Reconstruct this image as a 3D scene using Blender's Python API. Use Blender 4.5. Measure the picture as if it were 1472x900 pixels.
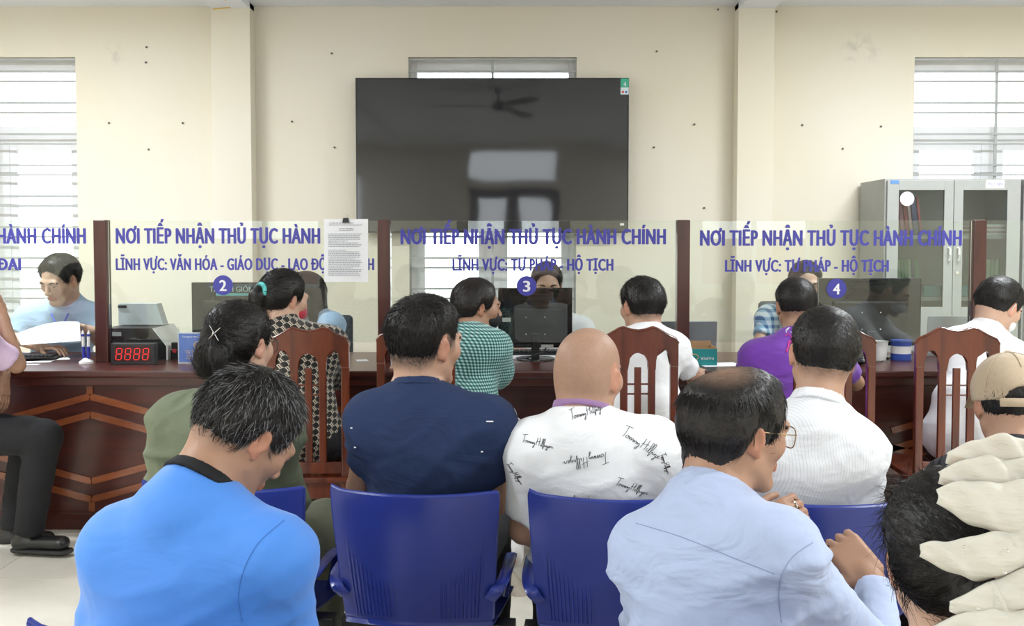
import bpy, bmesh, math, random
import numpy as np
from mathutils import Vector, Matrix, Euler
from mathutils.bvhtree import BVHTree

for o in list(bpy.data.objects):
    bpy.data.objects.remove(o, do_unlink=True)
scene = bpy.context.scene
COL = scene.collection

# ---------------------------------------------------------------- camera
FPX, CX, CY, CAMZ = 1431.1, 736.0, 412.0, 1.40
PITCH = math.atan(62.0 / FPX)
cam_d = bpy.data.cameras.new('camera'); cam_d.lens = 35.0; cam_d.sensor_width = 36.0
cam_d.shift_y = -38.0 / 1472.0; cam_d.clip_start = 0.05; cam_d.clip_end = 200
cam = bpy.data.objects.new('camera', cam_d); COL.objects.link(cam)
cam.location = (0, 0, CAMZ); cam.rotation_euler = (math.pi / 2 - PITCH, 0, 0)
scene.camera = cam

# ---------------------------------------------------------------- world: bright overcast daylight
world = bpy.data.worlds.new('overcast_sky'); scene.world = world; world.use_nodes = True
_bg = world.node_tree.nodes['Background']
_bg.inputs[0].default_value = (0.93, 0.97, 1.0, 1); _bg.inputs[1].default_value = 4.0

# ---------------------------------------------------------------- view
vs = scene.view_settings
vs.view_transform = 'Standard'; vs.look = 'None'; vs.gamma = 1.0; vs.use_curve_mapping = False
vs.exposure = 0.22
LAMP_W = 80.0          # power of each ceiling tube lamp


def at(px, py, Y):
    """photo pixel -> point on the vertical plane at distance Y"""
    u = (px - CX) / FPX; v = (CY - py) / FPX
    c, s = math.cos(PITCH), math.sin(PITCH)
    dy = c + v * s; dz = -s + v * c
    k = Y / dy
    return Vector((u * k, Y, CAMZ + dz * k))


def atz(px, py, z):
    """photo pixel -> point on the horizontal plane at height z"""
    u = (px - CX) / FPX; v = (CY - py) / FPX
    c, s = math.cos(PITCH), math.sin(PITCH)
    dy = c + v * s; dz = -s + v * c
    k = (z - CAMZ) / dz
    return Vector((u * k, dy * k, z))
# ================================================================= helpers
def empty(name, loc=(0, 0, 0), rz=0.0, label=None, cat=None, group=None, kind=None):
    o = bpy.data.objects.new(name, None); COL.objects.link(o)
    o.location = loc; o.rotation_euler = (0, 0, rz); o.empty_display_size = .05
    return tag(o, label, cat, group, kind)


def tag(o, label=None, cat=None, group=None, kind=None):
    if label: o['label'] = label
    if cat: o['category'] = cat
    if group: o['group'] = group
    if kind: o['kind'] = kind
    return o


def link(name, me, m=None, parent=None, loc=None, smooth=None):
    o = bpy.data.objects.new(name, me); COL.objects.link(o)
    if m is not None and not me.materials: me.materials.append(m)
    if parent: o.parent = parent
    if loc is not None: o.location = loc
    if smooth is not None: me.polygons.foreach_set('use_smooth', [smooth] * len(me.polygons))
    return o


def copy_tree(o, parent=None):
    c = o.copy(); COL.objects.link(c); c.parent = parent
    for ch in list(o.children): copy_tree(ch, c)
    return c


class MB:
    """collects simple shapes into one mesh"""
    def __init__(s): s.bm = bmesh.new()

    def box(s, lo, hi, bev=0.0, M=None):
        c = [(a + b) / 2 for a, b in zip(lo, hi)]; d = [abs(b - a) for a, b in zip(lo, hi)]
        r = bmesh.ops.create_cube(s.bm, size=1.0)
        vs_ = r['verts']
        for v in vs_: v.co = Vector((v.co.x * d[0], v.co.y * d[1], v.co.z * d[2]))
        if bev > 0:
            es = list({e for v in vs_ for e in v.link_edges})
            rr = bmesh.ops.bevel(s.bm, geom=es, offset=min(bev, min(d) * .45), segments=2, affect='EDGES', profile=.7)
            vs_ = list({v for f in rr['faces'] for v in f.verts} | {v for v in vs_ if v.is_valid})
        for v in vs_:
            v.co = v.co + Vector(c)
            if M is not None: v.co = M @ v.co
        return s

    def cyl(s, a, b, r0, r1=None, n=12, caps=True):
        a = Vector(a); b = Vector(b); r1 = r0 if r1 is None else r1
        ax = (b - a); q = ax.to_track_quat('Z', 'Y')
        A = []; B = []
        for i in range(n):
            t = 2 * math.pi * i / n; d = q @ Vector((math.cos(t), math.sin(t), 0))
            A.append(s.bm.verts.new(a + d * r0)); B.append(s.bm.verts.new(b + d * r1))
        for i in range(n):
            j = (i + 1) % n; s.bm.faces.new((A[i], A[j], B[j], B[i]))
        if caps:
            s.bm.faces.new(A[::-1]); s.bm.faces.new(B)
        return s

    def tube(s, pts, r, n=8, flat=None, up=(0, 0, 1), caps=True):
        """swept tube; flat=(w,h) sweeps a rounded rectangle-like ellipse"""
        pts = [Vector(p) for p in pts]; rings = []
        for i, p in enumerate(pts):
            t = (pts[min(i + 1, len(pts) - 1)] - pts[max(i - 1, 0)]).normalized()
            u = Vector(up); u = (u - t * u.dot(t))
            if u.length < 1e-4: u = t.orthogonal()
            u.normalize(); w = t.cross(u)
            rr = r[i] if isinstance(r, (list, tuple)) else r
            ring = []
            for k in range(n):
                a = 2 * math.pi * k / n
                if flat: d = w * math.cos(a) * flat[0] + u * math.sin(a) * flat[1]
                else: d = (w * math.cos(a) + u * math.sin(a)) * rr
                ring.append(s.bm.verts.new(p + d))
            rings.append(ring)
        for A, B in zip(rings[:-1], rings[1:]):
            for k in range(n):
                j = (k + 1) % n; s.bm.faces.new((A[k], A[j], B[j], B[k]))
        if caps:
            s.bm.faces.new(rings[0][::-1]); s.bm.faces.new(rings[-1])
        return s

    def prism(s, pts, y0, y1, plane='xz'):
        """extrude a 2-D outline (x,z) from y0 to y1"""
        def P(a, b, y): return (a, y, b) if plane == 'xz' else ((y, a, b) if plane == 'yz' else (a, b, y))
        A = [s.bm.verts.new(P(a, b, y0)) for a, b in pts]; B = [s.bm.verts.new(P(a, b, y1)) for a, b in pts]
        n = len(pts)
        s.bm.faces.new(A); s.bm.faces.new(B[::-1])
        for i in range(n):
            j = (i + 1) % n; s.bm.faces.new((A[j], A[i], B[i], B[j]))
        return s

    def disc(s, c, r, axis='y', n=32, th=.002):
        c = Vector(c); d = {'x': Vector((1, 0, 0)), 'y': Vector((0, 1, 0)), 'z': Vector((0, 0, 1))}[axis]
        return s.cyl(c - d * th / 2, c + d * th / 2, r, n=n)

    def ball(s, c, r, M=None, seg=16):
        rr = bmesh.ops.create_uvsphere(s.bm, u_segments=seg, v_segments=max(6, seg // 2), radius=1.0)
        r = (r, r, r) if isinstance(r, (int, float)) else r
        for v in rr['verts']:
            v.co = Vector((v.co.x * r[0], v.co.y * r[1], v.co.z * r[2]))
            if M is not None: v.co = M @ v.co
            v.co += Vector(c)
        return s

    def mesh(s, name='mesh', smooth=False, M=None):
        bmesh.ops.recalc_face_normals(s.bm, faces=s.bm.faces)
        me = bpy.data.meshes.new(name)
        if M is not None: s.bm.transform(M)
        s.bm.to_mesh(me); s.bm.free()
        if smooth:
            me.polygons.foreach_set('use_smooth', [True] * len(me.polygons))
            try: me.set_sharp_from_angle(angle=math.radians(38))
            except Exception: pass
        return me

    def build(s, name, m, parent=None, loc=None, smooth=False):
        return link(name, s.mesh(name, smooth), m, parent, loc)


# ----------------------------------------------------------------- materials
def nodes_of(m):
    m.use_nodes = True
    nt = m.node_tree
    return nt, nt.nodes, nt.links, nt.nodes['Principled BSDF']


def mat(name, col, rough=.5, metal=0.0, var=0.0, vscale=6.0, bump=0.0, bscale=40.0, coat=0.0, spec=.5,
        stretch=(1, 1, 1), col2=None, sss=0.0, emit=None, estr=0.0, sheen=0.0):
    m = bpy.data.materials.new(name); nt, N, L, B = nodes_of(m)
    B.inputs['Base Color'].default_value = (*col, 1); B.inputs['Roughness'].default_value = rough
    B.inputs['Metallic'].default_value = metal; B.inputs['Coat Weight'].default_value = coat
    B.inputs['Coat Roughness'].default_value = .08
    B.inputs['Specular IOR Level'].default_value = spec
    if sheen: B.inputs['Sheen Weight'].default_value = sheen; B.inputs['Sheen Roughness'].default_value = .5
    if sss:
        B.inputs['Subsurface Weight'].default_value = sss
        B.inputs['Subsurface Radius'].default_value = (.012, .005, .003); B.inputs['Subsurface Scale'].default_value = 1.0
    if emit:
        B.inputs['Emission Color'].default_value = (*emit, 1); B.inputs['Emission Strength'].default_value = estr
    tc = None
    if var or bump or col2:
        tc = N.new('ShaderNodeTexCoord'); mp = N.new('ShaderNodeMapping'); mp.inputs['Scale'].default_value = stretch
        L.new(tc.outputs['Object'], mp.inputs['Vector'])
    if var or col2:
        nz = N.new('ShaderNodeTexNoise'); nz.inputs['Scale'].default_value = vscale; nz.inputs['Detail'].default_value = 6
        nz.inputs['Roughness'].default_value = .6
        L.new(mp.outputs[0], nz.inputs['Vector'])
        r = N.new('ShaderNodeValToRGB'); e = r.color_ramp.elements
        e[0].position = .3; e[1].position = .7
        if col2: e[0].color = (*col, 1); e[1].color = (*col2, 1)
        else:
            e[0].color = (*[max(0, c * (1 - var)) for c in col], 1); e[1].color = (*[min(1, c * (1 + var)) for c in col], 1)
        L.new(nz.outputs['Fac'], r.inputs['Fac']); L.new(r.outputs['Color'], B.inputs['Base Color'])
    if bump:
        nb = N.new('ShaderNodeTexNoise'); nb.inputs['Scale'].default_value = bscale; nb.inputs['Detail'].default_value = 4
        L.new(mp.outputs[0], nb.inputs['Vector'])
        bp = N.new('ShaderNodeBump'); bp.inputs['Strength'].default_value = bump; bp.inputs['Distance'].default_value = .01
        L.new(nb.outputs['Fac'], bp.inputs['Height']); L.new(bp.outputs['Normal'], B.inputs['Normal'])
    return m


def glass_mat(name, tint=(.96, .985, .97), refl=1.0):
    """thin clear sheet: see-through with Fresnel reflections on both faces"""
    m = bpy.data.materials.new(name); m.use_nodes = True
    nt = m.node_tree; N, L = nt.nodes, nt.links; N.clear()
    out = N.new('ShaderNodeOutputMaterial'); mx = N.new('ShaderNodeMixShader')
    tr = N.new('ShaderNodeBsdfTransparent'); tr.inputs[0].default_value = (*tint, 1)
    gl = N.new('ShaderNodeBsdfGlossy'); gl.inputs['Roughness'].default_value = .0
    gl.inputs[0].default_value = (refl, refl, refl, 1)
    fr = N.new('ShaderNodeFresnel'); fr.inputs[0].default_value = 1.5
    L.new(fr.outputs[0], mx.inputs[0]); L.new(tr.outputs[0], mx.inputs[1]); L.new(gl.outputs[0], mx.inputs[2])
    L.new(mx.outputs[0], out.inputs[0])
    return m


def text_mesh(s, x0, x1, zbase, cap, depth=.001, bold=0.0, align=None):
    """lettering in the x-z plane facing -y: fitted between x0 and x1, capitals `cap` high, standing on zbase"""
    cu = bpy.data.curves.new('lettering', 'FONT'); cu.body = s; cu.size = 1.0; cu.extrude = 0.0
    cu.resolution_u = 3
    if bold: cu.space_character = 1.0 + bold * 1.5
    extra = []
    PLAIN = {'Ơ': 'O', 'Đ': 'D'}                   # horned O and barred D: plain letter plus a hook or a bar
    def edge(t):
        c2 = bpy.data.curves.new('lettering', 'FONT'); c2.body = t; c2.size = 1.0; c2.space_character = cu.space_character
        o2 = bpy.data.objects.new('lettering_tmp', c2); COL.objects.link(o2)
        m2 = bpy.data.meshes.new_from_object(o2.evaluated_get(bpy.context.evaluated_depsgraph_get()))
        x = max(v.co.x for v in m2.vertices)
        bpy.data.objects.remove(o2); bpy.data.curves.remove(c2); bpy.data.meshes.remove(m2)
        return x
    plain = ''.join(PLAIN.get(c, c) for c in s)
    for i, c in enumerate(s):
        if c == 'Ơ': extra.append((edge(plain[:i + 1]), ((-.10, .60), (-.02, .62), (.035, .68), (.04, .79), (-.045, .79), (-.045, .70), (-.09, .67))))
        if c == 'Đ':
            w = edge('D'); extra.append((edge(plain[:i + 1]) - w, ((-.0, .33), (w * .55, .33), (w * .55, .43), (-.0, .43))))
    cu.body = plain
    ob = bpy.data.objects.new('lettering_tmp', cu); COL.objects.link(ob)
    dg = bpy.context.evaluated_depsgraph_get()
    me = bpy.data.meshes.new_from_object(ob.evaluated_get(dg))
    bpy.data.objects.remove(ob); bpy.data.curves.remove(cu)
    if extra:
        bm = bmesh.new(); bm.from_mesh(me)
        for x0_, sh_ in extra: bm.faces.new([bm.verts.new((x0_ + a, b, 0)) for a, b in sh_])
        bm.to_mesh(me); bm.free()
    n = len(me.vertices); co = np.empty(n * 3, np.float32); me.vertices.foreach_get('co', co); co = co.reshape(-1, 3)
    if n == 0: return me
    a, b = co[:, 0].min(), co[:, 0].max()
    sx = (x1 - x0) / (b - a) if x1 is not None else cap / .73
    P = np.zeros_like(co)
    P[:, 0] = x0 + (co[:, 0] - a) * sx
    P[:, 2] = zbase + co[:, 1] * (cap / .73)
    me.vertices.foreach_set('co', P.ravel()); me.update()
    if bold:                                       # thicken the strokes sideways
        bm = bmesh.new(); bm.from_mesh(me); src = list(bm.verts) + list(bm.edges) + list(bm.faces); bs = bold * sx
        for k, (dx, dz) in enumerate(((1, 0), (-1, 0), (.5, .3), (-.5, -.3), (.5, -.3), (-.5, .3))):
            g = bmesh.ops.duplicate(bm, geom=src)['geom']
            for v in g:
                if isinstance(v, bmesh.types.BMVert): v.co.x += dx * bs; v.co.z += dz * bs; v.co.y += .00004 * (k + 1)
        bm.to_mesh(me); bm.free()
    return me


# ----------------------------------------------------------------- numpy noise
_rng = np.random.default_rng(7)
_TAB = _rng.random((32, 32, 32)).astype(np.float32) * 2 - 1


def vnoise(P):
    P = np.asarray(P, np.float32); I = np.floor(P).astype(np.int32); F = P - I; F = F * F * (3 - 2 * F); I &= 31; J = (I + 1) & 31
    x0, y0, z0 = I.T; x1, y1, z1 = J.T; fx, fy, fz = F.T
    c = lambda a, b, d: _TAB[a, b, d]
    l = lambda a, b, t: a + (b - a) * t
    return l(l(l(c(x0, y0, z0), c(x1, y0, z0), fx), l(c(x0, y1, z0), c(x1, y1, z0), fx), fy),
             l(l(c(x0, y0, z1), c(x1, y0, z1), fx), l(c(x0, y1, z1), c(x1, y1, z1), fx), fy), fz)


# ----------------------------------------------------------------- signed-distance modelling (one continuous skin)
def _v(a): return np.array([a[0], a[1], a[2]], np.float32)


class Field:
    def __init__(s): s.ops = []

    def _add(s, fn, lo, hi, k, op): s.ops.append((fn, np.asarray(lo), np.asarray(hi), k, op)); return s

    def cap(s, a, b, ra, rb=None, k=.02, op='+', cut=None):
        rb = ra if rb is None else rb
        return s.ecap(a, b, ra, rb, None, 1.0, k, op, cut)

    def ecap(s, a, b, ra, rb, side=None, flat=.7, k=.02, op='+', cut=None, endk=None):
        """tapered capsule, optionally elliptical: half-width along `side`, half-depth = flat * half-width"""
        a = _v(a); b = _v(b); ax = b - a; Ln = float(np.linalg.norm(ax)) + 1e-6; ax = ax / Ln
        if side is None: side = np.cross(ax, [0.3, .5, .81]) if abs(ax[2]) < .9 else np.array([1., 0, 0])
        sd = _v(side); sd = sd - ax * sd.dot(ax); sd /= np.linalg.norm(sd) + 1e-9; fr = np.cross(ax, sd)
        cuts = [(_v(c), _v(n) / np.linalg.norm(_v(n))) for c, n in (cut or [])]
        ek = flat if endk is None else endk

        def fn(X, Y, Z):
            x = X - a[0]; y = Y - a[1]; z = Z - a[2]
            t = x * ax[0] + y * ax[1] + z * ax[2]; tc = np.clip(t, 0, Ln)
            r = ra + (rb - ra) * (tc / Ln)
            qs = x * sd[0] + y * sd[1] + z * sd[2]; qf = x * fr[0] + y * fr[1] + z * fr[2]; qa = t - tc
            if flat == 1.0 and ek == 1.0: d = np.sqrt(qs * qs + qf * qf + qa * qa) - r
            else:
                k0 = np.sqrt(qs * qs + (qf / flat) ** 2 + (qa / ek) ** 2) / r
                k1 = np.sqrt(qs * qs + (qf / flat ** 2) ** 2 + (qa / ek ** 2) ** 2) / (r * r) + 1e-6
                d = k0 * (k0 - 1) / k1
            for c, n in cuts: d = np.maximum(d, (X - c[0]) * n[0] + (Y - c[1]) * n[1] + (Z - c[2]) * n[2])
            return d
        m = max(ra, rb) * max(1, flat, ek)
        return s._add(fn, np.minimum(a, b) - m, np.maximum(a, b) + m, k, op)

    def ell(s, c, rad, M=None, k=.02, op='+', cut=None):
        c = _v(c); M = np.eye(3) if M is None else np.array(M)[:3, :3]
        r = np.array(rad, np.float32); A, B, C = M[:, 0], M[:, 1], M[:, 2]
        cuts = [(_v(q), _v(n) / np.linalg.norm(_v(n))) for q, n in (cut or [])]

        def fn(X, Y, Z):
            x = X - c[0]; y = Y - c[1]; z = Z - c[2]
            p = (x * A[0] + y * A[1] + z * A[2]) / r[0]; q = (x * B[0] + y * B[1] + z * B[2]) / r[1]; w = (x * C[0] + y * C[1] + z * C[2]) / r[2]
            k0 = np.sqrt(p * p + q * q + w * w); k1 = np.sqrt((p / r[0]) ** 2 + (q / r[1]) ** 2 + (w / r[2]) ** 2) + 1e-6
            d = k0 * (k0 - 1) / k1
            for cc, n in cuts: d = np.maximum(d, (X - cc[0]) * n[0] + (Y - cc[1]) * n[1] + (Z - cc[2]) * n[2])
            return d
        m = np.abs(M * r[None, :]).sum(1)
        return s._add(fn, c - m, c + m, k, op)

    def rbox(s, c, half, M=None, r=.01, k=.01, op='+'):
        c = _v(c); M = np.eye(3) if M is None else np.array(M)[:3, :3]; h = np.array(half) - r

        def fn(X, Y, Z):
            x = X - c[0]; y = Y - c[1]; z = Z - c[2]
            q = [np.abs(x * M[0, i] + y * M[1, i] + z * M[2, i]) - h[i] for i in range(3)]
            return np.sqrt(sum(np.maximum(e, 0) ** 2 for e in q)) + np.minimum(np.maximum(np.maximum(q[0], q[1]), q[2]), 0) - r
        m = np.abs(M * (np.array(half))[None, :]).sum(1)
        return s._add(fn, c - m, c + m, k, op)

    def clip(s, fn, k=.004):
        s.ops.append((fn, None, None, k, '&')); return s

    def surface(s, res, zones=(), pad=.02):
        los = np.min([o[1] for o in s.ops if o[4] == '+'], axis=0) - pad; his = np.max([o[2] for o in s.ops if o[4] == '+'], axis=0) + pad
        ax = []
        for d in range(3):
            v = [los[d]]
            while v[-1] < his[d]:
                st = res
                for zl, zh, f in zones:
                    if zl[d] - f <= v[-1] <= zh[d]: st = min(st, f)
                v.append(v[-1] + st)
            ax.append(np.array(v, np.float32))
        xs, ys, zs = ax
        D = np.full((len(xs), len(ys), len(zs)), .08, np.float32)
        for fn, lo, hi, k, op in s.ops:
            if lo is None:
                i0 = j0 = k0 = 0; i1, j1, k1 = D.shape
            else:
                e = k + .012
                i0, i1 = np.searchsorted(xs, [lo[0] - e, hi[0] + e]); j0, j1 = np.searchsorted(ys, [lo[1] - e, hi[1] + e]); k0, k1 = np.searchsorted(zs, [lo[2] - e, hi[2] + e])
                if i1 <= i0 or j1 <= j0 or k1 <= k0: continue
            d = fn(xs[i0:i1, None, None], ys[None, j0:j1, None], zs[None, None, k0:k1]).astype(np.float32)
            S = D[i0:i1, j0:j1, k0:k1]
            if op == '+':
                h = np.maximum(k - np.abs(S - d), 0) / max(k, 1e-6); D[i0:i1, j0:j1, k0:k1] = np.minimum(S, d) - h * h * k * .25
            else:
                if op == '-': d = -d
                h = np.maximum(k - np.abs(S - d), 0) / max(k, 1e-6); D[i0:i1, j0:j1, k0:k1] = np.maximum(S, d) + h * h * k * .25
        return surfnet(D, xs, ys, zs)


def surfnet(D, xs, ys, zs):
    ins = D < 0
    ins[0] = ins[-1] = False; ins[:, 0] = ins[:, -1] = False; ins[:, :, 0] = ins[:, :, -1] = False
    D = np.where(ins, D, np.maximum(D, 1e-6))
    c = np.zeros(tuple(n - 1 for n in D.shape), np.int8)
    for a in (0, 1):
        for b in (0, 1):
            for e in (0, 1):
                c += ins[a:a + c.shape[0], b:b + c.shape[1], e:e + c.shape[2]]
    act = (c > 0) & (c < 8)
    idx = np.argwhere(act); vid = np.full(c.shape, -1, np.int64); vid[act] = np.arange(len(idx))
    i, j, k = idx.T
    acc = np.zeros((len(idx), 3), np.float64); cnt = np.zeros(len(idx))
    cor = [(a, b, e) for a in (0, 1) for b in (0, 1) for e in (0, 1)]
    for A in cor:
        for q in range(3):
            if A[q] == 1: continue
            Bc = list(A); Bc[q] = 1
            da = D[i + A[0], j + A[1], k + A[2]]; db = D[i + Bc[0], j + Bc[1], k + Bc[2]]
            m = (da < 0) != (db < 0); t = np.where(m, da / np.where(m, da - db, 1), 0)
            pa = np.stack([xs[i + A[0]], ys[j + A[1]], zs[k + A[2]]], 1); pb = np.stack([xs[i + Bc[0]], ys[j + Bc[1]], zs[k + Bc[2]]], 1)
            acc += np.where(m[:, None], pa + (pb - pa) * t[:, None], 0); cnt += m
    V = acc / np.maximum(cnt, 1)[:, None]
    Q = []
    for q in range(3):
        sl0 = [slice(None)] * 3; sl1 = [slice(None)] * 3; sl0[q] = slice(0, -1); sl1[q] = slice(1, None)
        ed = np.argwhere(ins[tuple(sl0)] != ins[tuple(sl1)])
        if not len(ed): continue
        fl = ins[ed[:, 0], ed[:, 1], ed[:, 2]]
        u, w = (q + 1) % 3, (q + 2) % 3
        def cell(du, dw):
            e = ed.copy(); e[:, u] += du; e[:, w] += dw
            return vid[e[:, 0], e[:, 1], e[:, 2]]
        a, b, cc, d = cell(-1, -1), cell(0, -1), cell(0, 0), cell(-1, 0)
        f = np.stack([a, b, cc, d], 1); f[~fl] = f[~fl][:, ::-1]
        Q.append(f)
    F = np.concatenate(Q) if Q else np.zeros((0, 4), np.int64)
    F = F[(F >= 0).all(1)]
    return V, F


def np_mesh(name, V, F, col=None, smooth=True):
    V = np.asarray(V, np.float32); F = np.asarray(F, np.int32)
    me = bpy.data.meshes.new(name); n, m = len(V), len(F); w = F.shape[1]
    me.vertices.add(n); me.vertices.foreach_set('co', V.ravel())
    me.loops.add(m * w); me.loops.foreach_set('vertex_index', F.ravel())
    me.polygons.add(m); me.polygons.foreach_set('loop_start', np.arange(0, m * w, w, dtype=np.int32))
    me.update(calc_edges=True)
    if smooth: me.polygons.foreach_set('use_smooth', np.ones(m, bool))
    if col is not None:
        at_ = me.color_attributes.new('col', 'FLOAT_COLOR', 'POINT')
        c4 = np.ones((n, 4), np.float32); c4[:, :3] = col; at_.data.foreach_set('color', c4.ravel())
    me.validate()
    return me


def vnormals(V, F):
    a, b, c, d = (V[F[:, i]] for i in range(4))
    n = np.cross(c - a, d - b); N = np.zeros_like(V)
    for i in range(4): np.add.at(N, F[:, i], n)
    return N / (np.linalg.norm(N, axis=1, keepdims=True) + 1e-12)


def relax(V, F, it=1, lam=.5):
    for _ in range(it):
        S = np.zeros_like(V); C = np.zeros(len(V))
        for i in range(4):
            j = (i + 1) % 4
            np.add.at(S, F[:, i], V[F[:, j]]); np.add.at(S, F[:, j], V[F[:, i]]); np.add.at(C, F[:, i], 1); np.add.at(C, F[:, j], 1)
        V = V + (S / np.maximum(C, 1)[:, None] - V) * lam
    return V
# ================================================================= materials
def wall_material():
    m = mat('cream_wall_paint', (.82, .755, .60), .75)
    nt, N, L, B = nodes_of(m)
    tc = N.new('ShaderNodeTexCoord')
    n1 = N.new('ShaderNodeTexNoise'); n1.inputs['Scale'].default_value = .8; n1.inputs['Detail'].default_value = 3
    n2 = N.new('ShaderNodeTexNoise'); n2.inputs['Scale'].default_value = 3.2; n2.inputs['Detail'].default_value = 9; n2.inputs['Roughness'].default_value = .7
    L.new(tc.outputs['Object'], n1.inputs['Vector']); L.new(tc.outputs['Object'], n2.inputs['Vector'])
    r1 = N.new('ShaderNodeValToRGB'); r1.color_ramp.elements[0].color = (.80, .74, .60, 1); r1.color_ramp.elements[1].color = (.81, .765, .665, 1)
    r1.color_ramp.elements[0].position = .35; r1.color_ramp.elements[1].position = .65
    L.new(n1.outputs['Fac'], r1.inputs['Fac'])
    r2 = N.new('ShaderNodeValToRGB'); r2.color_ramp.elements[0].color = (.86, .86, .86, 1); r2.color_ramp.elements[1].color = (1, 1, 1, 1)
    r2.color_ramp.elements[0].position = .22; r2.color_ramp.elements[1].position = .34
    L.new(n2.outputs['Fac'], r2.inputs['Fac'])
    mx = N.new('ShaderNodeMixRGB'); mx.blend_type = 'MULTIPLY'; mx.inputs[0].default_value = 1
    L.new(r1.outputs[0], mx.inputs[1]); L.new(r2.outputs[0], mx.inputs[2]); L.new(mx.outputs[0], B.inputs['Base Color'])
    # two grey hand smudges high on the wall
    last = mx.outputs[0]
    for px_, py_, r_ in ((1236, 76, .17), (163, 76, .10)):
        c_ = at(px_, py_, 7.1)
        vm = N.new('ShaderNodeVectorMath'); vm.operation = 'DISTANCE'; vm.inputs[1].default_value = c_; L.new(tc.outputs['Object'], vm.inputs[0])
        mr = N.new('ShaderNodeMapRange'); mr.inputs[1].default_value = r_; mr.inputs[2].default_value = r_ * .2; L.new(vm.outputs['Value'], mr.inputs[0])
        n3 = N.new('ShaderNodeTexNoise'); n3.inputs['Scale'].default_value = 14; n3.inputs['Detail'].default_value = 5; L.new(tc.outputs['Object'], n3.inputs['Vector'])
        m3 = N.new('ShaderNodeMapRange'); m3.inputs[1].default_value = .48; m3.inputs[2].default_value = .70; L.new(n3.outputs[0], m3.inputs[0])
        mu = N.new('ShaderNodeMath'); mu.operation = 'MULTIPLY'; L.new(mr.outputs[0], mu.inputs[0]); L.new(m3.outputs[0], mu.inputs[1])
        m4 = N.new('ShaderNodeMath'); m4.operation = 'MULTIPLY'; m4.inputs[1].default_value = .55; L.new(mu.outputs[0], m4.inputs[0])
        mm = N.new('ShaderNodeMixRGB'); L.new(m4.outputs[0], mm.inputs[0]); L.new(last, mm.inputs[1]); mm.inputs[2].default_value = (.45, .43, .38, 1); last = mm.outputs[0]
    L.new(last, B.inputs['Base Color'])
    nb = N.new('ShaderNodeTexNoise'); nb.inputs['Scale'].default_value = 60; L.new(tc.outputs['Object'], nb.inputs['Vector'])
    bp = N.new('ShaderNodeBump'); bp.inputs['Strength'].default_value = .05; L.new(nb.outputs[0], bp.inputs['Height']); L.new(bp.outputs[0], B.inputs['Normal'])
    return m


def wood_material(name, c1, c2, rough=.22, coat=.5, scale=(1, 1, 9), freq=3.0):
    m = mat(name, c1, rough, coat=coat); nt, N, L, B = nodes_of(m)
    tc = N.new('ShaderNodeTexCoord'); mp = N.new('ShaderNodeMapping'); mp.inputs['Scale'].default_value = scale
    L.new(tc.outputs['Object'], mp.inputs['Vector'])
    nz = N.new('ShaderNodeTexNoise'); nz.inputs['Scale'].default_value = freq; nz.inputs['Detail'].default_value = 8; nz.inputs['Distortion'].default_value = .6
    L.new(mp.outputs[0], nz.inputs['Vector'])
    r = N.new('ShaderNodeValToRGB'); r.color_ramp.elements[0].color = (*c1, 1); r.color_ramp.elements[1].color = (*c2, 1)
    r.color_ramp.elements[0].position = .32; r.color_ramp.elements[1].position = .72
    L.new(nz.outputs['Fac'], r.inputs['Fac']); L.new(r.outputs[0], B.inputs['Base Color'])
    return m


WALL = wall_material()
CEIL = mat('white_ceiling_paint', (.84, .86, .92), .8, var=.02, vscale=2)
TILE = mat('cream_floor_tile', (.66, .63, .55), .14, var=.05, vscale=5, bump=.01, bscale=3)
GROUT = mat('floor_grout', (.30, .28, .25), .8, var=.1, vscale=30)
BARM = mat('grey_painted_steel_bar', (.42, .44, .44), .4, metal=.2, var=.06)
PVC = mat('white_window_frame', (.80, .81, .83), .35, var=.03)
PANE = glass_mat('window_glass', (.97, .98, .98))
GLASS = glass_mat('partition_glass', (.94, .965, .945))
CGLASS = glass_mat('cabinet_glass', (.80, .84, .83))
DWOOD = wood_material('dark_red_lacquered_wood', (.040, .007, .005), (.080, .015, .009), .30, .12, (.6, 6, 6))
PWOOD = wood_material('dark_post_wood', (.045, .010, .008), (.080, .020, .014), .28, .2, (6, 6, .6))
INLAY = wood_material('reddish_inlay_wood', (.19, .050, .018), (.27, .080, .030), .25, .4, (1, 6, 6))
CWOOD = wood_material('varnished_chair_wood', (.055, .009, .0035), (.15, .030, .009), .26, .25, (7, 7, .8))
BLACKP = mat('black_plastic', (.013, .013, .015), .38, var=.15, vscale=20)
BLACKG = mat('black_gloss_plastic', (.012, .013, .015), .12, var=.1)
GREYP = mat('grey_plastic', (.45, .47, .49), .4, var=.04)
LGREY = mat('light_grey_metal', (.52, .54, .55), .42, metal=.25, var=.04)
WHITEP = mat('white_plastic', (.78, .78, .77), .35, var=.03)
PAPERM = mat('white_paper', (.84, .85, .88), .7, var=.02)
PRINTM = mat('grey_print_ink', (.33, .34, .38), .8, var=.05)
INK = mat('dark_ink', (.02, .02, .03), .7, var=.1)
BLUEL = mat('blue_vinyl_lettering', (.050, .048, .36), .45, var=.06, vscale=3)
WHITEL = mat('white_vinyl', (.85, .85, .88), .5, var=.02)
CHROME = mat('chrome', (.75, .75, .76), .15, metal=1.0, var=.03)
STEEL = mat('grey_office_steel', (.36, .37, .36), .42, metal=.15, var=.04, bump=.02, bscale=80)
BLUEP = mat('blue_plastic_chair', (.020, .036, .235), .24, var=.10, vscale=5, bump=.015, bscale=120)
GOLD = mat('gold_print', (.75, .48, .12), .4, var=.06)

# ================================================================= room shell
XL, XR, YB, YF, ZC = -5.2, 5.0, -3.0, 7.10, 3.07
WT = .22


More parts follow.
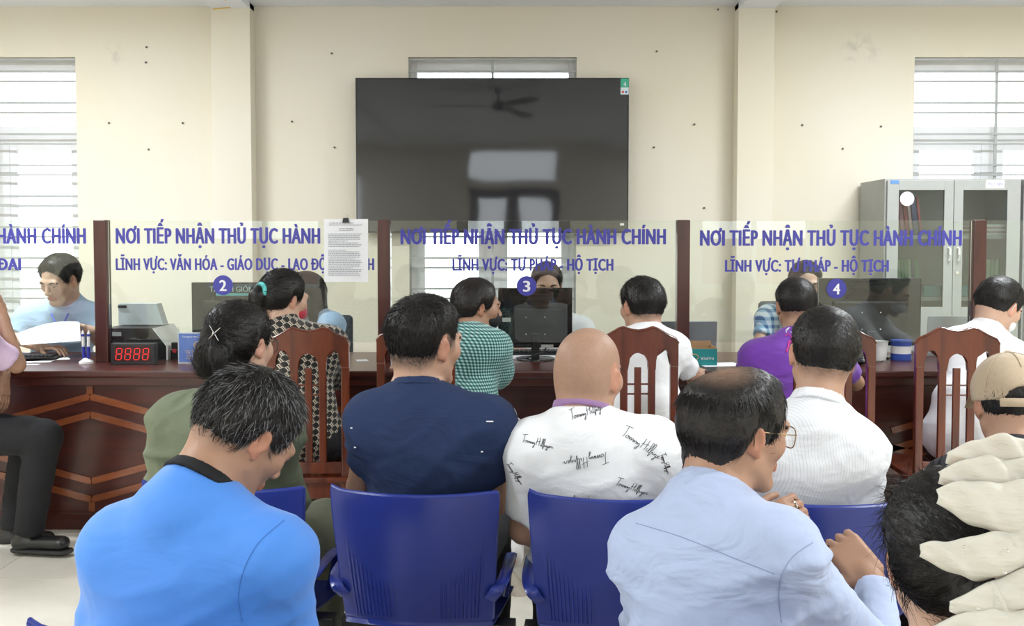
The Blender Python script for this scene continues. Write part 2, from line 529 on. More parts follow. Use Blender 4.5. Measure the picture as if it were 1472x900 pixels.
def wall_with_holes(name, x0, x1, z0, z1, y0, y1, holes, m):
    """wall in the x-z plane, thickness y0..y1, rectangular openings cut out"""
    mb = MB()
    xs = sorted({x0, x1, *[h[0] for h in holes], *[h[1] for h in holes]}); zs = sorted({z0, z1, *[h[2] for h in holes], *[h[3] for h in holes]})
    bm = mb.bm
    solid = {}
    for i in range(len(xs) - 1):
        for j in range(len(zs) - 1):
            cx, cz = (xs[i] + xs[i + 1]) / 2, (zs[j] + zs[j + 1]) / 2
            solid[i, j] = not any(h[0] < cx < h[1] and h[2] < cz < h[3] for h in holes)
    V = {}
    def v(i, j, y):
        if (i, j, y) not in V: V[i, j, y] = bm.verts.new((xs[i], y, zs[j]))
        return V[i, j, y]
    for (i, j), s in solid.items():
        if not s: continue
        bm.faces.new([v(i, j, y0), v(i + 1, j, y0), v(i + 1, j + 1, y0), v(i, j + 1, y0)])
        bm.faces.new([v(i, j, y1), v(i, j + 1, y1), v(i + 1, j + 1, y1), v(i + 1, j, y1)])
        for di, dj, e in ((-1, 0, ((i, j), (i, j + 1))), (1, 0, ((i + 1, j), (i + 1, j + 1))), (0, -1, ((i, j), (i + 1, j))), (0, 1, ((i, j + 1), (i + 1, j + 1)))):
            if not solid.get((i + di, j + dj), False):
                (a, b), (c, d) = e
                bm.faces.new([v(a, b, y0), v(c, d, y0), v(c, d, y1), v(a, b, y1)])
    return tag(mb.build(name, m), kind='structure')


ztop = at(700, 82, YF).z
WINS = [(at(108, 84, YF).x - 1.2, at(108, 84, YF).x), (at(587, 84, YF).x, at(829, 84, YF).x), (at(1315, 84, YF).x, at(1315, 84, YF).x + 1.2)]
ZS0 = .74
wall_with_holes('wall_back', XL - WT, XR + WT, 0, ZC + .25, YF, YF + WT, [(a, b, ZS0, ztop) for a, b in WINS], WALL)
DOORX = (-.74, .78)
wall_with_holes('wall_front', XL - WT, XR + WT, 0, ZC + .25, YB - WT, YB, [(DOORX[0], DOORX[1], -.0, 2.36), (DOORX[0], DOORX[1], 2.46, 2.98), (-4.1, -2.55, .8, 2.6), (2.5, 4.0, .8, 2.6)], WALL)
for nm, x in (('wall_left', XL - WT), ('wall_right', XR)):
    tag(MB().box((x, YB, 0), (x + WT, YF, ZC + .25)).build(nm, WALL), kind='structure')
tag(MB().box((XL, YB, ZC), (XR, YF, ZC + .22)).build('ceiling', CEIL), kind='structure')
flo = tag(MB().box((XL - WT, YB - WT, -.12), (XR + WT, YF + WT, -.012)).build('floor', GROUT), kind='structure')
TS = .6
tile_me = MB().box((0.0015, .0015, -.0115), (TS - .0015, TS - .0015, 0), .001).mesh('floor_tile'); tile_me.materials.append(TILE)
for i in range(17):
    for j in range(17):
        o = bpy.data.objects.new('floor_tile', tile_me); COL.objects.link(o); o.parent = flo
        o.location = (XL + i * TS, YB - .1 + j * TS, 0)
# ground outside, so that the windows have something beneath the sky
GROUND = mat('pale_concrete_yard', (.62, .60, .56), .9, var=.1, vscale=.6)
tag(MB().box((-40, -40, -.5), (40, YB - WT - .01, -.15)).build('yard_ground', GROUND), kind='structure', label='pale concrete yard outside the entrance door')
tag(MB().box((-40, YF + WT + .01, -.5), (40, 40, -.15)).build('yard_ground', GROUND), kind='structure', label='pale concrete yard behind the office windows')

YW = mat('faded_red_yard_wall', (.42, .30, .26), .9, var=.15, vscale=3); YG = mat('hedge_green', (.12, .22, .07), .9, var=.4, vscale=9, bump=.6, bscale=20)
tag(MB().box((-14, YB - 7.3, -.15), (14, YB - 7.0, 1.5)).build('yard_wall', YW), kind='structure', label='low brick red wall across the yard')
# pillars with the ceiling beams that rest on them
for n, (a, b) in enumerate(((305, 361), (1060, 1112))):
    yb = YF - .14
    x0, x1 = at(a, 200, yb).x, at(b, 200, yb).x
    p = tag(MB().box((x0, yb, 0), (x1, YF + .01, ZC), .004).build('trim_%d' % (n + 1), WALL), kind='structure', label='cream wall pillar')
    tag(MB().box((x0 - .0, YB, ZC - .045), (x1, YF - .02, ZC + .02), .004).build('trim_%d' % (n + 3), CEIL), kind='structure', label='white ceiling beam')
# thin yellow cable at the head of the left pillar
mb = MB(); q0 = at(306, 13, 6.9); mb.tube([q0, at(330, 11, 6.93), at(333, 8, 6.93), at(318, -6, 6.6)], .004, 6)
tag(mb.build('cable', mat('yellow_cable_sheath', (.75, .50, .06), .5, var=.05)), 'thin yellow cable at the head of the left wall pillar', 'cable')

# windows -----------------------------------------------------------------
per = .2205; gap = .069
for n, (a, b) in enumerate(WINS):
    w = tag(empty('window_%d' % (n + 1), ((a + b) / 2, YF, ZS0)), kind='structure')
    ox, oy, oz = w.location
    def R(x, y, z): return (x - ox, y - oy, z - oz)
    def bx(nm, m, lo, hi, bev=.003, parent=w): return MB().box(R(*lo), R(*hi), bev).build(nm, m, parent)
    yf = YF + .13
    zt = at(700, 182, YF + .13).z; zt2 = at(700, 206, YF + .13).z     # transom rail
    bx('frame_side', PVC, (a, yf, ZS0), (a + .05, yf + .06, ztop)); bx('frame_side', PVC, (b - .05, yf, ZS0), (b, yf + .06, ztop))
    bx('frame_head', PVC, (a + .05, yf, ztop - .085), (b - .05, yf + .06, ztop)); bx('frame_foot', PVC, (a + .05, yf, ZS0), (b - .05, yf + .06, ZS0 + .06))
    bx('transom_rail', PVC, (a + .05, yf - .01, zt2), (b - .05, yf + .07, zt))
    mid = (a + b) / 2
    bx('mullion', PVC, (mid - .055, yf, ZS0 + .06), (mid + .055, yf + .055, zt2))
    for s, (xa, xb) in enumerate(((a + .05, mid - .055), (mid + .055, b - .05))):
        sash = MB()
        for lo, hi in (((xa, yf + .005, ZS0 + .06), (xa + .05, yf + .05, zt2)), ((xb - .05, yf + .005, ZS0 + .06), (xb, yf + .05, zt2)),
                       ((xa + .05, yf + .005, ZS0 + .06), (xb - .05, yf + .05, ZS0 + .11)), ((xa + .05, yf + .005, zt2 - .05), (xb - .05, yf + .05, zt2))):
            sash.box(R(*lo), R(*hi), .003)
        so = sash.build('sash', PVC, w)
        MB().box(R(xa + .05, yf + .024, ZS0 + .11), R(xb - .05, yf + .03, zt2 - .05)).build('pane', PANE, so)
        # small yellow sealing strip
    bx('pane', PANE, (a + .05, yf + .024, zt), (b - .05, yf + .03, ztop - .085), 0)
    # steel burglar bars: pairs of flats across, one upright in the middle and one at each side
    z = at(700, 102, YF).z; yb = YF + .02
    while z > ZS0:
        for zz in (z, z - gap):
            if zz > ZS0 + .02: bx('bar', BARM, (a, yb, zz - .007), (b, yb + .012, zz + .007), .002)
        z -= per
    bx('bar', BARM, (a, yb, ztop - .02), (b, yb + .014, ztop - .004), .002)
    for x in (a + .006, mid, b - .006):
        bx('bar', BARM, (x - .009, yb + .012, ZS0), (x + .009, yb + .026, ztop), .002)

# entrance door behind the camera (seen mirrored in the television)
dm = mat('brown_door_frame', (.07, .045, .035), .4, var=.1)
dr = tag(empty('door_1', (0, YB - .1, 0)), kind='structure')
for x in (DOORX[0], -.02, DOORX[1] - .06):
    MB().box((x, -.04, 0), (x + .06, .04, 2.36), .004).build('frame_post', dm, dr)
MB().box((DOORX[0] + .06, -.04, 2.28), (DOORX[1] - .06, .04, 2.36), .004).build('frame_head', dm, dr)
for s, (a, b) in enumerate(((DOORX[0] + .06, -.02), (.04, DOORX[1] - .06))):
    lf = MB().box((a, -.02, .0), (b, .02, .9), .004).box((a, -.02, .9), (a + .09, .02, 2.28)).box((b - .09, -.02, .9), (b, .02, 2.28)).box((a + .09, -.02, 2.18), (b - .09, .02, 2.28)).build('leaf', dm, dr)
    MB().box((a + .09, -.004, .9), (b - .09, .004, 2.18)).build('pane', PANE, lf)
for k, (a, b, z0, z1) in enumerate(((DOORX[0], DOORX[1], 2.46, 2.98), (-4.1, -2.55, .8, 2.6), (2.5, 4.0, .8, 2.6))):
    wo = tag(empty('window_%d' % (4 + k), ((a + b) / 2, YB - .1, z0)), kind='structure')
    hw = (b - a) / 2; hh = z1 - z0
    MB().box((-hw, -.03, 0), (-hw + .05, .03, hh)).box((hw - .05, -.03, 0), (hw, .03, hh)).box((-hw + .05, -.03, 0), (hw - .05, .03, .05)).box((-hw + .05, -.03, hh - .05), (hw - .05, .03, hh)).build('frame', PVC, wo)
    if k: MB().box((-.03, -.03, .05), (.03, .03, hh - .05)).build('mullion', PVC, wo)
    MB().box((-hw + .05, -.003, .05), (hw - .05, .003, hh - .05)).build('pane', PANE, wo)

# nail holes and scuffs on the back wall (wear with its own shape)
NAIL = mat('rusty_nail', (.10, .085, .07), .7, var=.2)
for px, py in ((157, 177), (263, 177), (214, 215), (211, 68), (210, 90), (477, 77), (481, 212), (944, 74), (998, 179), (1153, 180), (1266, 182), (1211, 214), (1012, 299), (940, 212), (420, 175), (1032, 14), (1116, 17)):
    c = at(px, py, YF)
    o = MB().cyl((0, 0, 0), (0, -.008, 0), .006, .0075, 8).build('nail', NAIL, bpy.data.objects['wall_back'], c)

# ceiling tube lamps -------------------------------------------------------
TUBE = mat('lamp_tube', (1, 1, 1), .4, emit=(.94, .98, 1), estr=9.0)
LB = mat('white_lamp_batten', (.82, .82, .82), .4, var=.02)
li = 0
for x in (-3.2, 2.95):
    for y, wh in ((-1.4, 'behind the waiting rows'), (1.9, 'over the waiting rows'), (5.0, 'over the counter')):
        r = empty('ceiling_lamp', (x, y, ZC), 0, 'white ceiling tube lamp %s on the %s' % (wh, 'left' if x < 0 else 'right'), 'lamp', 'ceiling tube lamps')
        MB().box((-.62, -.045, -.05), (.62, .045, 0), .006).build('batten', LB, r)
        MB().cyl((-.58, 0, -.068), (.58, 0, -.068), .014, n=10).build('tube', TUBE, r)
        ld = bpy.data.lights.new('tube_light', 'AREA'); ld.shape = 'RECTANGLE'; ld.size = 1.16; ld.size_y = .12; ld.energy = LAMP_W; ld.color = (.92, .965, 1.0)
        lo = bpy.data.objects.new('tube_light', ld); COL.objects.link(lo); lo.parent = r; lo.location = (0, 0, -.09)
# ceiling fan --------------------------------------------------------------
FANM = mat('dark_fan_metal', (.03, .03, .03), .4, var=.1)
r = empty('ceiling_fan', (-.15, 3.15, ZC), 0, 'dark three-bladed ceiling fan hanging over the waiting rows', 'fan')
MB().cyl((0, 0, -.16), (0, 0, 0), .012).cyl((0, 0, -.05), (0, 0, 0), .05, .06).build('rod', FANM, r)
MB().cyl((0, 0, -.19), (0, 0, -.15), .09, .03, 24).cyl((0, 0, -.23), (0, 0, -.19), .09, .09, 24).cyl((0, 0, -.25), (0, 0, -.23), .05, .09, 24).build('motor', FANM, r, smooth=True)
for k in range(3):
    a = math.radians(175 + 120 * k)
    M = Matrix.Rotation(a, 4, 'Z') @ Matrix.Rotation(math.radians(10), 4, 'X')
    b = MB().box((.07, -.02, -.215), (.18, .02, -.208)); b.prism([(.16, -.05), (.66, -.07), (.72, -.04), (.72, .04), (.66, .07), (.16, .05)], -.207, -.200, 'xy')
    me = b.mesh('blade', M=M); me.materials.append(FANM); link('blade', me, None, r)

# television ---------------------------------------------------------------
tv0 = at(511, 112, 6.98); tv1 = at(903, 335, 6.98)
tw, th_ = tv1.x - tv0.x, tv0.z - tv1.z
tv = empty('television', ((tv0.x + tv1.x) / 2, 6.98, tv1.z), 0, 'large black wall-mounted television above the service counter', 'television')
MB().box((-tw / 2, .004, 0), (tw / 2, .05, th_), .006).build('housing', BLACKP, tv)
MB().box((-.3, .05, th_ * .3), (.3, .118, th_ * .7)).build('wall_bracket', STEEL, tv)
fr = MB()
for lo, hi in (((-tw / 2, -.002, 0), (-tw / 2 + .008, .006, th_)), ((tw / 2 - .008, -.002, 0), (tw / 2, .006, th_)), ((-tw / 2 + .008, -.002, th_ - .008), (tw / 2 - .008, .006, th_)), ((-tw / 2 + .008, -.002, 0), (tw / 2 - .008, .006, .014))): fr.box(lo, hi)
fr.build('bezel', BLACKG, tv)
sm = mat('television_screen_glass', (.022, .023, .026), .045, spec=.75)
nt, N, L, B = nodes_of(sm)
tc = N.new('ShaderNodeTexCoord'); nz = N.new('ShaderNodeTexNoise'); nz.inputs['Scale'].default_value = 3.5; nz.inputs['Detail'].default_value = 0
bp = N.new('ShaderNodeBump'); bp.inputs['Strength'].default_value = .022; bp.inputs['Distance'].default_value = .05
L.new(tc.outputs['Object'], nz.inputs['Vector']); L.new(nz.outputs[0], bp.inputs['Height']); L.new(bp.outputs[0], B.inputs['Normal'])
MB().box((-tw / 2 + .008, 0, .014), (tw / 2 - .008, .004, th_ - .008)).build('screen', sm, tv)
st = MB().box((tw / 2 - .058, -.0035, th_ - .115), (tw / 2 - .002, -.0022, th_ - .004)).build('energy_sticker', mat('pale_sticker', (.70, .80, .84), .5, var=.04), tv)
MB().box((tw / 2 - .058, -.0045, th_ - .066), (tw / 2 - .002, -.0036, th_ - .004)).build('sticker_band', mat('green_sticker', (.05, .42, .28), .5, var=.06), st)
link('sticker_print', text_mesh('4', tw / 2 - .038, tw / 2 - .020, th_ - .06, .035), WHITEL, st).location = (0, -.005, 0)
MB().box((tw / 2 - .050, -.0042, th_ - .106), (tw / 2 - .034, -.0036, th_ - .09)).build('sticker_mark', mat('red_sticker_mark', (.6, .1, .08), .5, var=.06), st)
MB().box((tw / 2 - .026, -.0042, th_ - .106), (tw / 2 - .012, -.0036, th_ - .09)).build('sticker_mark', mat('blue_sticker_mark', (.08, .15, .5), .5, var=.06), st)
MB().box((tw / 2 - .058, -.0042, .052), (tw / 2 - .03, -.003, .068)).build('serial_sticker', WHITEP, tv)

# filing cabinets ----------------------------------------------------------
CYF = 6.60
c0 = at(1272, 257, CYF); c1 = at(1468, 257, CYF)
cw = c1.x - c0.x; CH = c0.z; CD = .46


def make_cabinet(x0, lab, full=True):
    r = empty('filing_cabinet', (x0 + cw / 2, CYF, 0), 0, lab, 'cabinet')
    h = cw / 2; t = .02
    b = MB()
    for lo, hi in (((-h, 0, 0), (-h + t, CD, CH)), ((h - t, 0, 0), (h, CD, CH)), ((-h + t, 0, CH - t), (h - t, CD, CH)), ((-h + t, 0, 0), (h - t, CD, .06)), ((-h + t, CD - .01, .06), (h - t, CD, CH - t))): b.box(lo, hi, .002)
    b.build('body', STEEL, r)
    for z in SHELVES: MB().box((-h + t, .03, z - .012), (h - t, CD - .01, z + .012), .002).build('shelf', LGREY, r)
    for s in (0, 1):
        a, bb = (-h + .012, -.002) if s == 0 else (.002, h - .012)
        d = MB(); y0, y1 = -.02, 0.0
        gx0, gx1 = (a + .075, bb - .06) if s == 0 else (a + .06, bb - .085)
        gz0, gz1 = .98, CH - .075
        for lo, hi in (((a, y0, .07), (gx0, y1, CH - .012)), ((gx1, y0, .07), (bb, y1, CH - .012)), ((gx0, y0, gz1), (gx1, y1, CH - .012)), ((gx0, y0, .07), (gx1, y1, gz0))): d.box(lo, hi, .002)
        do = d.build('door', STEEL, r)
        MB().box((gx0, -.012, gz0), (gx1, -.008, gz1)).build('pane', CGLASS, do)
        hx = bb - .028 if s == 0 else a + .028
        hz = at(1360, 366, CYF).z
        MB().tube([(hx, -.02, hz + .045), (hx, -.045, hz + .038), (hx, -.048, hz), (hx, -.045, hz - .038), (hx, -.02, hz - .045)], .007, 8).build('handle', WHITEP, do, smooth=True)
        if s == 1: MB().disc((hx, -.021, hz - .12), .011, 'y', 16, .006).build('lock', CHROME, do)
        if full and s == 0:
            c = at(1302, 286, CYF); MB().disc((c.x - x0 - h, -.0225, c.z), .047, 'y', 28, .002).build('round_sticker', WHITEL, do)
        if full and s == 1:
            c = at(1428, 265, CYF); lx = c.x - x0 - h
            lb = MB().box((lx - .062, -.0235, c.z - .027), (lx + .062, -.0205, c.z + .027), .001).build('name_label', WHITEP, do)
            link('label_text', text_mesh('PHÚC VIÊN', lx - .046, lx + .046, c.z - .009, .019), BLUEL, lb).location = (0, -.0245, 0)
    if full: MB().box((-h + .03, -.0225, CH - .034), (-h + .085, -.0, CH - .012)).build('maker_sticker', mat('blue_sticker', (.10, .25, .60), .5, var=.1), r)
    return r


SHELVES = [at(1320, 341, CYF + .02).z, at(1320, 430, CYF + .02).z, .45]
make_cabinet(c0.x, 'grey steel filing cabinet with two glass doors and white round sticker')
make_cabinet(c1.x + .02, 'second grey steel filing cabinet, cut off by the right picture edge', False)
FCOL = {'pink': mat('pink_folder', (.48, .16, .20), .6, var=.12), 'red': mat('red_folder', (.45, .05, .07), .6, var=.1), 'green': mat('green_folder', (.20, .42, .22), .6, var=.12),
        'mint': mat('mint_folder', (.36, .55, .36), .6, var=.12), 'navy': mat('navy_folder', (.04, .05, .16), .6, var=.1), 'rose': mat('rose_folder', (.55, .34, .33), .6, var=.1)}


def folder(x, z, w, h, tilt, c, lab):
    r = MB().box((-w / 2, 0, .001), (w / 2, .23, h), .0015)
    me = r.mesh('folder'); me.materials.append(FCOL[c])
    o = link('folder', me, None, None, (x, CYF + .07, z)); o.rotation_euler = (0, tilt, 0)
    return tag(o, lab, 'folder', 'folders in the filing cabinet')


rnd = random.Random(4)
z0 = SHELVES[0] + .014; x = c0.x + .085
for i, (c, w) in enumerate((('pink', .022), ('rose', .020), ('pink', .024), ('red', .018), ('rose', .018), ('navy', .030), ('red', .014))):
    folder(x + w / 2, z0, w, .26, -.13, c, ['leftmost pink folder on the upper cabinet shelf', 'dusty rose folder second on the upper cabinet shelf', 'pink folder in the middle of the upper cabinet shelf', 'thin red folder fourth on the upper cabinet shelf', 'dusty rose folder beside the navy one on the upper shelf', 'navy folder leaning on the upper cabinet shelf', 'thin red folder leaning outermost on the upper cabinet shelf'][i])
    x += w + .009
z0 = SHELVES[1] + .014; x = c0.x + .07
for i, c in enumerate(('green', 'mint', 'green', 'mint', 'green', 'green', 'mint', 'navy', 'green')):
    folder(x, z0, .019, .25, -.05, c, '%s folder behind the left cabinet glass door, number %s from the left' % (c, ('one', 'two', 'three', 'four', 'five', 'six', 'seven', 'eight', 'nine')[i])); x += .0235
x = c0.x + .665
for i, c in enumerate(('green', 'navy', 'mint', 'green', 'mint', 'green', 'mint')):
    folder(x, z0, .021, .25, .03, c, '%s folder behind the right cabinet glass door, number %s from the left' % (c, ('one', 'two', 'three', 'four', 'five', 'six', 'seven', 'eight', 'nine', 'ten')[i])); x += .029
TEAL = mat('teal_wrapper', (.03, .36, .38), .35, var=.12, vscale=12)
for x, s in ((c0.x + .365, 'left'), (c0.x + .535, 'right')):
    o = MB().box((-.075, 0, .0), (.075, .2, .075), .012).build('paper_ream', TEAL, None, (x, CYF + .05, SHELVES[1] + .013))
    tag(o, 'teal wrapped paper pack standing behind the %s cabinet door' % s, 'package', 'teal packs in the cabinet')
for i in range(5):
    o = MB().box((-.12, 0, 0), (.12, .3, .014), .002).build('document_stack', FCOL['rose'] if i % 2 else PAPERM, None, (c0.x + .73 + .008 * (i % 2), CYF + .06, SHELVES[0] + .0135 + i * .0145))
    tag(o, '%s flat file in the pile on the upper right cabinet shelf, %s' % (('white', 'dusty rose')[i % 2], ('lowest', 'second from below', 'middle', 'second from above', 'topmost')[i]), 'file', 'flat files in the cabinet')
# ================================================================= service counter
CT, CF, CB = .786, 4.77, 5.62        # top height, front edge, back edge
GY = 5.15
CXL, CXR = -3.95, 3.55
PX = [at(x, 420, GY).x for x in (148, 553, 981, 1404)]
PX = [PX[0] - 1.50] + PX
counter = empty('service_counter', (0, CF, 0), 0, 'long dark red lacquered service counter with glass screens', 'counter')


def cpart(mb, nm, m, parent=counter, smooth=False): return mb.build(nm, m, parent, (0, -CF, 0) if parent is counter else None, smooth)


cpart(MB().box((CXL, CF, CT - .032), (CXR, CB, CT), .008), 'counter_top', DWOOD)
cpart(MB().box((CXL + .02, CF + .02, CT - .075), (CXR - .02, CF + .05, CT - .032), .006), 'edge_moulding', DWOOD)
cpart(MB().box((CXL + .03, CF + .055, 0), (CXR - .03, CF + .09, CT - .033), .002), 'front_panel', DWOOD)
cpart(MB().box((CXL + .03, CF + .045, 0), (CXR - .03, CF + .054, .085), .004), 'kick_board', DWOOD)
for x in (CXL + .03, CXR - .06): cpart(MB().box((x, CF + .09, 0), (x + .03, CB - .04, CT - .033)), 'end_panel', DWOOD)
# diamond-shaped inlay strips under each post
yi = CF + .0465


def strip(pts, w=.032, nm='inlay_strip'):
    (x0, z0), (x1, z1) = pts
    d = Vector((x1 - x0, 0, z1 - z0)); n = Vector((-d.z, 0, d.x)).normalized() * w / 2
    if n.z < 0: n = -n
    P = [(x0 - n.x, z0 - n.z), (x1 - n.x, z1 - n.z), (x1 + n.x, z1 + n.z), (x0 + n.x, z0 + n.z)]
    cpart(MB().prism(P, yi, CF + .058), nm, INLAY)


yc = CF + .05
za = [at(130, y, yc).z for y in (570, 596, 692, 718)]
cx0 = at(130, 600, yc).x
for k, pxk in enumerate(PX):
    cx = cx0 + (PX[k] - PX[1])
    sl = .27; hw = .62
    for z in za[:2]:
        for s in (-1, 1): strip(((cx, z), (cx + s * hw, z - hw * sl)))
    for z in za[2:]:
        for s in (-1, 1): strip(((cx, z), (cx + s * hw, z + hw * sl)))
    strip(((cx, za[0] + .012), (cx, CT - .08)), .03, 'inlay_post'); strip(((cx, .09), (cx, za[3] - .012)), .03, 'inlay_post')

# posts and glass screens ---------------------------------------------------
ZT = at(736, 317, GY).z; ZB = at(736, 492, GY).z
posts = []
for k, x in enumerate(PX):
    posts.append(cpart(MB().box((x - .033, GY - .03, CT), (x + .033, GY + .03, ZT + .003), .006), 'post', PWOOD))
L1 = 'NƠI TIẾP NHẬN THỦ TỤC HÀNH CHÍNH'
SIGN = [((-255, 123), 'LĨNH VỰC: ĐẤT ĐAI', (-160, 29), '1', (-75, 411)),
        ((168, 527), 'LĨNH VỰC: VĂN HÓA - GIÁO DỤC - LAO ĐỘNG, TBXH', (167, 537), '2', (321, 410)),
        ((577, 956), 'LĨNH VỰC: TƯ PHÁP - HỘ TỊCH', (651, 881), '3', (757, 411)),
        ((1007, 1381), 'LĨNH VỰC: TƯ PHÁP - HỘ TỊCH', (1043, 1277), '4', (1202, 415))]
for k in range(5):
    xa = PX[k] + .034; xb = PX[k + 1] - .034 if k < 4 else CXR - .02
    g = cpart(MB().box((xa, GY - .004, ZB), (xb, GY + .004, ZT - .002), .0008), 'glass_screen', GLASS)
    if k > 3: continue
    (a, b), l2, (c, d), num, (nx, ny) = SIGN[k]
    yl = GY - .0052
    dy = {0: 0, 1: 0, 2: 1, 3: 3}[k]
    z1 = at(736, 350 + dy, GY).z; z2 = at(736, 388 + dy * .8, GY).z
    p278 = FPX / GY
    me = text_mesh(L1, at(a, 340, GY).x, at(b, 340, GY).x, z1, 23 / p278, bold=.066)
    link('title_lettering', me, BLUEL, g, (0, yl, 0))
    me = text_mesh(l2, at(c, 340, GY).x, at(d, 340, GY).x, z2, 17.5 / p278, bold=.06)
    link('field_lettering', me, BLUEL, g, (0, yl, 0))
    cc = at(nx, ny, GY)
    MB().disc((cc.x, GY - .0055, cc.z), .0515, 'y', 36, .0012).build('number_disc', BLUEL, g)
    w = .0165
    link('number', text_mesh(num, cc.x - w, cc.x + w, cc.z - .029, .058, bold=.03), WHITEL, g, (0, GY - .0068, 0))

# printed notice clipped to the glass ---------------------------------------
n0 = at(466, 315, GY); n1 = at(530, 405, GY)
nt_ = empty('notice_sheet', ((n0.x + n1.x) / 2, GY - .009, n1.z), 0, 'white printed notice sheet clipped to the glass screen', 'notice')
hw, hh = (n1.x - n0.x) / 2, n0.z - n1.z
mb = MB(); bm = mb.bm; G = []
for j in range(9):
    G.append([bm.verts.new((-hw + 2 * hw * i / 6, -.0015 - .004 * (1 - j / 8) * (i / 6) ** 2, hh * j / 8)) for i in range(7)])
for j in range(8):
    for i in range(6): bm.faces.new((G[j][i], G[j][i + 1], G[j + 1][i + 1], G[j + 1][i]))
sh = mb.build('sheet', PAPERM, nt_)
rn = random.Random(2)
for j in range(30):
    z = hh * (.93 - j * .0285)
    if j in (2, 5, 14): continue
    a, b = (-.8, .55 + rn.random() * .2)
    if j < 2: a, b = -.75, .75
    if j in (3, 4): a, b = -.3, .35
    if j % 5 == 0: b = rn.random() * .4
    ln = MB(); xx = a
    while xx < b:
        wd = .04 + rn.random() * .09
        ln.box((xx * hw, -.0068, z), (min(xx + wd, b) * hw, -.0062, z + .0032)); xx += wd + .03
    ln.build('text_line', PRINTM, nt_)
bc = MB().prism([(-.017, hh - .018), (.017, hh - .018), (.012, hh + .006), (-.012, hh + .006)], -.012, .006).build('binder_clip', BLACKP, nt_)
MB().tube([(-.008, -.010, hh), (-.010, -.014, hh + .022), (0, -.015, hh + .030), (.010, -.014, hh + .022), (.008, -.010, hh)], .0011, 6).build('clip_wire', CHROME, bc)

# number display --------------------------------------------------------------
d0 = at(159, 524, 5.02); d1 = at(222, 494, 5.02)
r = empty('number_display', ((d0.x + d1.x) / 2, 5.02, CT), 0, 'black counter display with four red digits reading 8888', 'display')
w, h = (d1.x - d0.x), d1.z - CT + .0
RED = mat('red_lit_segment', (.5, .02, .02), .4, emit=(1, .02, .03), estr=.7)
DARKR = mat('dark_red_screen', (.035, .006, .008), .2, var=.1)
MB().box((-w / 2, 0, 0), (w / 2, .05, h), .004).build('case', BLACKP, r)
MB().box((-w / 2 + .018, -.002, .018), (w / 2 - .018, .002, h - .014)).build('screen', DARKR, r)
dw = .031
for k in range(4):
    ox = (-1.5 + k) * .045 + .0; sk = .12
    zb, zm, zt = .026, h / 2 + .001, h - .024
    sg = MB(); tt = .0042
    def sh_(x, z): return (ox + x + sk * (z - zm), z)
    def seg(x0, z0, x1, z1):
        horiz = abs(z1 - z0) < 1e-6
        if horiz: P = [sh_(x0 + .004, z0 - tt / 2), sh_(x1 - .004, z0 - tt / 2), sh_(x1 - .002, z0), sh_(x1 - .004, z0 + tt / 2), sh_(x0 + .004, z0 + tt / 2), sh_(x0 + .002, z0)]
        else: P = [sh_(x0 - tt / 2, z0 + .004), sh_(x0, z0 + .002), sh_(x0 + tt / 2, z0 + .004), sh_(x0 + tt / 2, z1 - .004), sh_(x0, z1 - .002), sh_(x0 - tt / 2, z1 - .004)]
        sg.prism(P, -.004, -.0021)
    e = dw / 2 - .002
    for z in (zb, zm, zt): seg(-e, z, e, z)
    for x in (-e, e): seg(x, zb, x, zm); seg(x, zm, x, zt)
    sg.build('digit', RED, r)

# pen holder with two tethered pens -------------------------------------------
pb = atz(124, 522, CT)
r = empty('pen_stand', (pb.x, pb.y, CT), 0, 'white pen stand holding two blue-and-white pens', 'pen stand')
PENB = mat('blue_pen_plastic', (.03, .04, .35), .3, var=.05)
MB().cyl((0, 0, 0), (0, 0, .010), .036, .034, 24).cyl((0, 0, .010), (0, 0, .026), .030, .012, 24).build('base', WHITEP, r, smooth=True)
for s in (-1, 1):
    p = MB().cyl((s * .011, 0, .024), (s * .013, 0, .085), .0085, .0085, 14).build('pen_holder', PENB, r, smooth=True)
    q = MB().cyl((s * .013, 0, .085), (s * .015, 0, .158), .0075, .0070, 14).cyl((s * .015, 0, .158), (s * .015, 0, .168), .0050, .0035, 10).build('pen', WHITEP, r, smooth=True)
    MB().cyl((s * .0142, 0, .138), (s * .0148, 0, .150), .0082, n=12).build('pen_band', PENB, q)

# name plate ------------------------------------------------------------------
a = at(256, 521, 5.06); b = at(312, 478, 5.06)
r = empty('name_plate', ((a.x + b.x) / 2, 5.06, CT), 0, 'blue name plate with gold emblem beside the red digit display', 'name plate')
w, h = b.x - a.x, b.z - CT
PLATE = mat('blue_plate', (.075, .15, .45), .3, col2=(.12, .22, .55), vscale=8)
MB().box((-w / 2, 0, 0), (w / 2, .012, h), .002).box((-w / 2, .012, 0), (w / 2, .06, .012), .002).build('frame', GREYP, r)
f = MB().box((-w / 2 + .006, -.0015, .010), (w / 2 - .006, .002, h - .006)).build('plate', PLATE, r)
for txt, zz, ch, ww, mm in (('ỦY BAN NHÂN DÂN XÃ', h - .026, .008, .075, WHITEL), ('TẠ THỊ OANH', .052, .018, .062, GOLD), ('CÔNG CHỨC', .038, .008, .055, GOLD), ('VĂN HÓA - XÃ HỘI', .024, .008, .06, GOLD)):
    link('plate_lettering', text_mesh(txt, -ww, ww, zz, ch), mm, f, (0, -.0025, 0))
em = MB()
for k in range(18):
    t = 2 * math.pi * k / 18; t2 = t + 2 * math.pi / 18
    P = [(math.cos(q) * rr, h * .60 + math.sin(q) * rr) for q, rr in ((t, .015), (t2, .015), (t2, .019), (t, .019))]; em.prism(P, -.0028, -.0016)
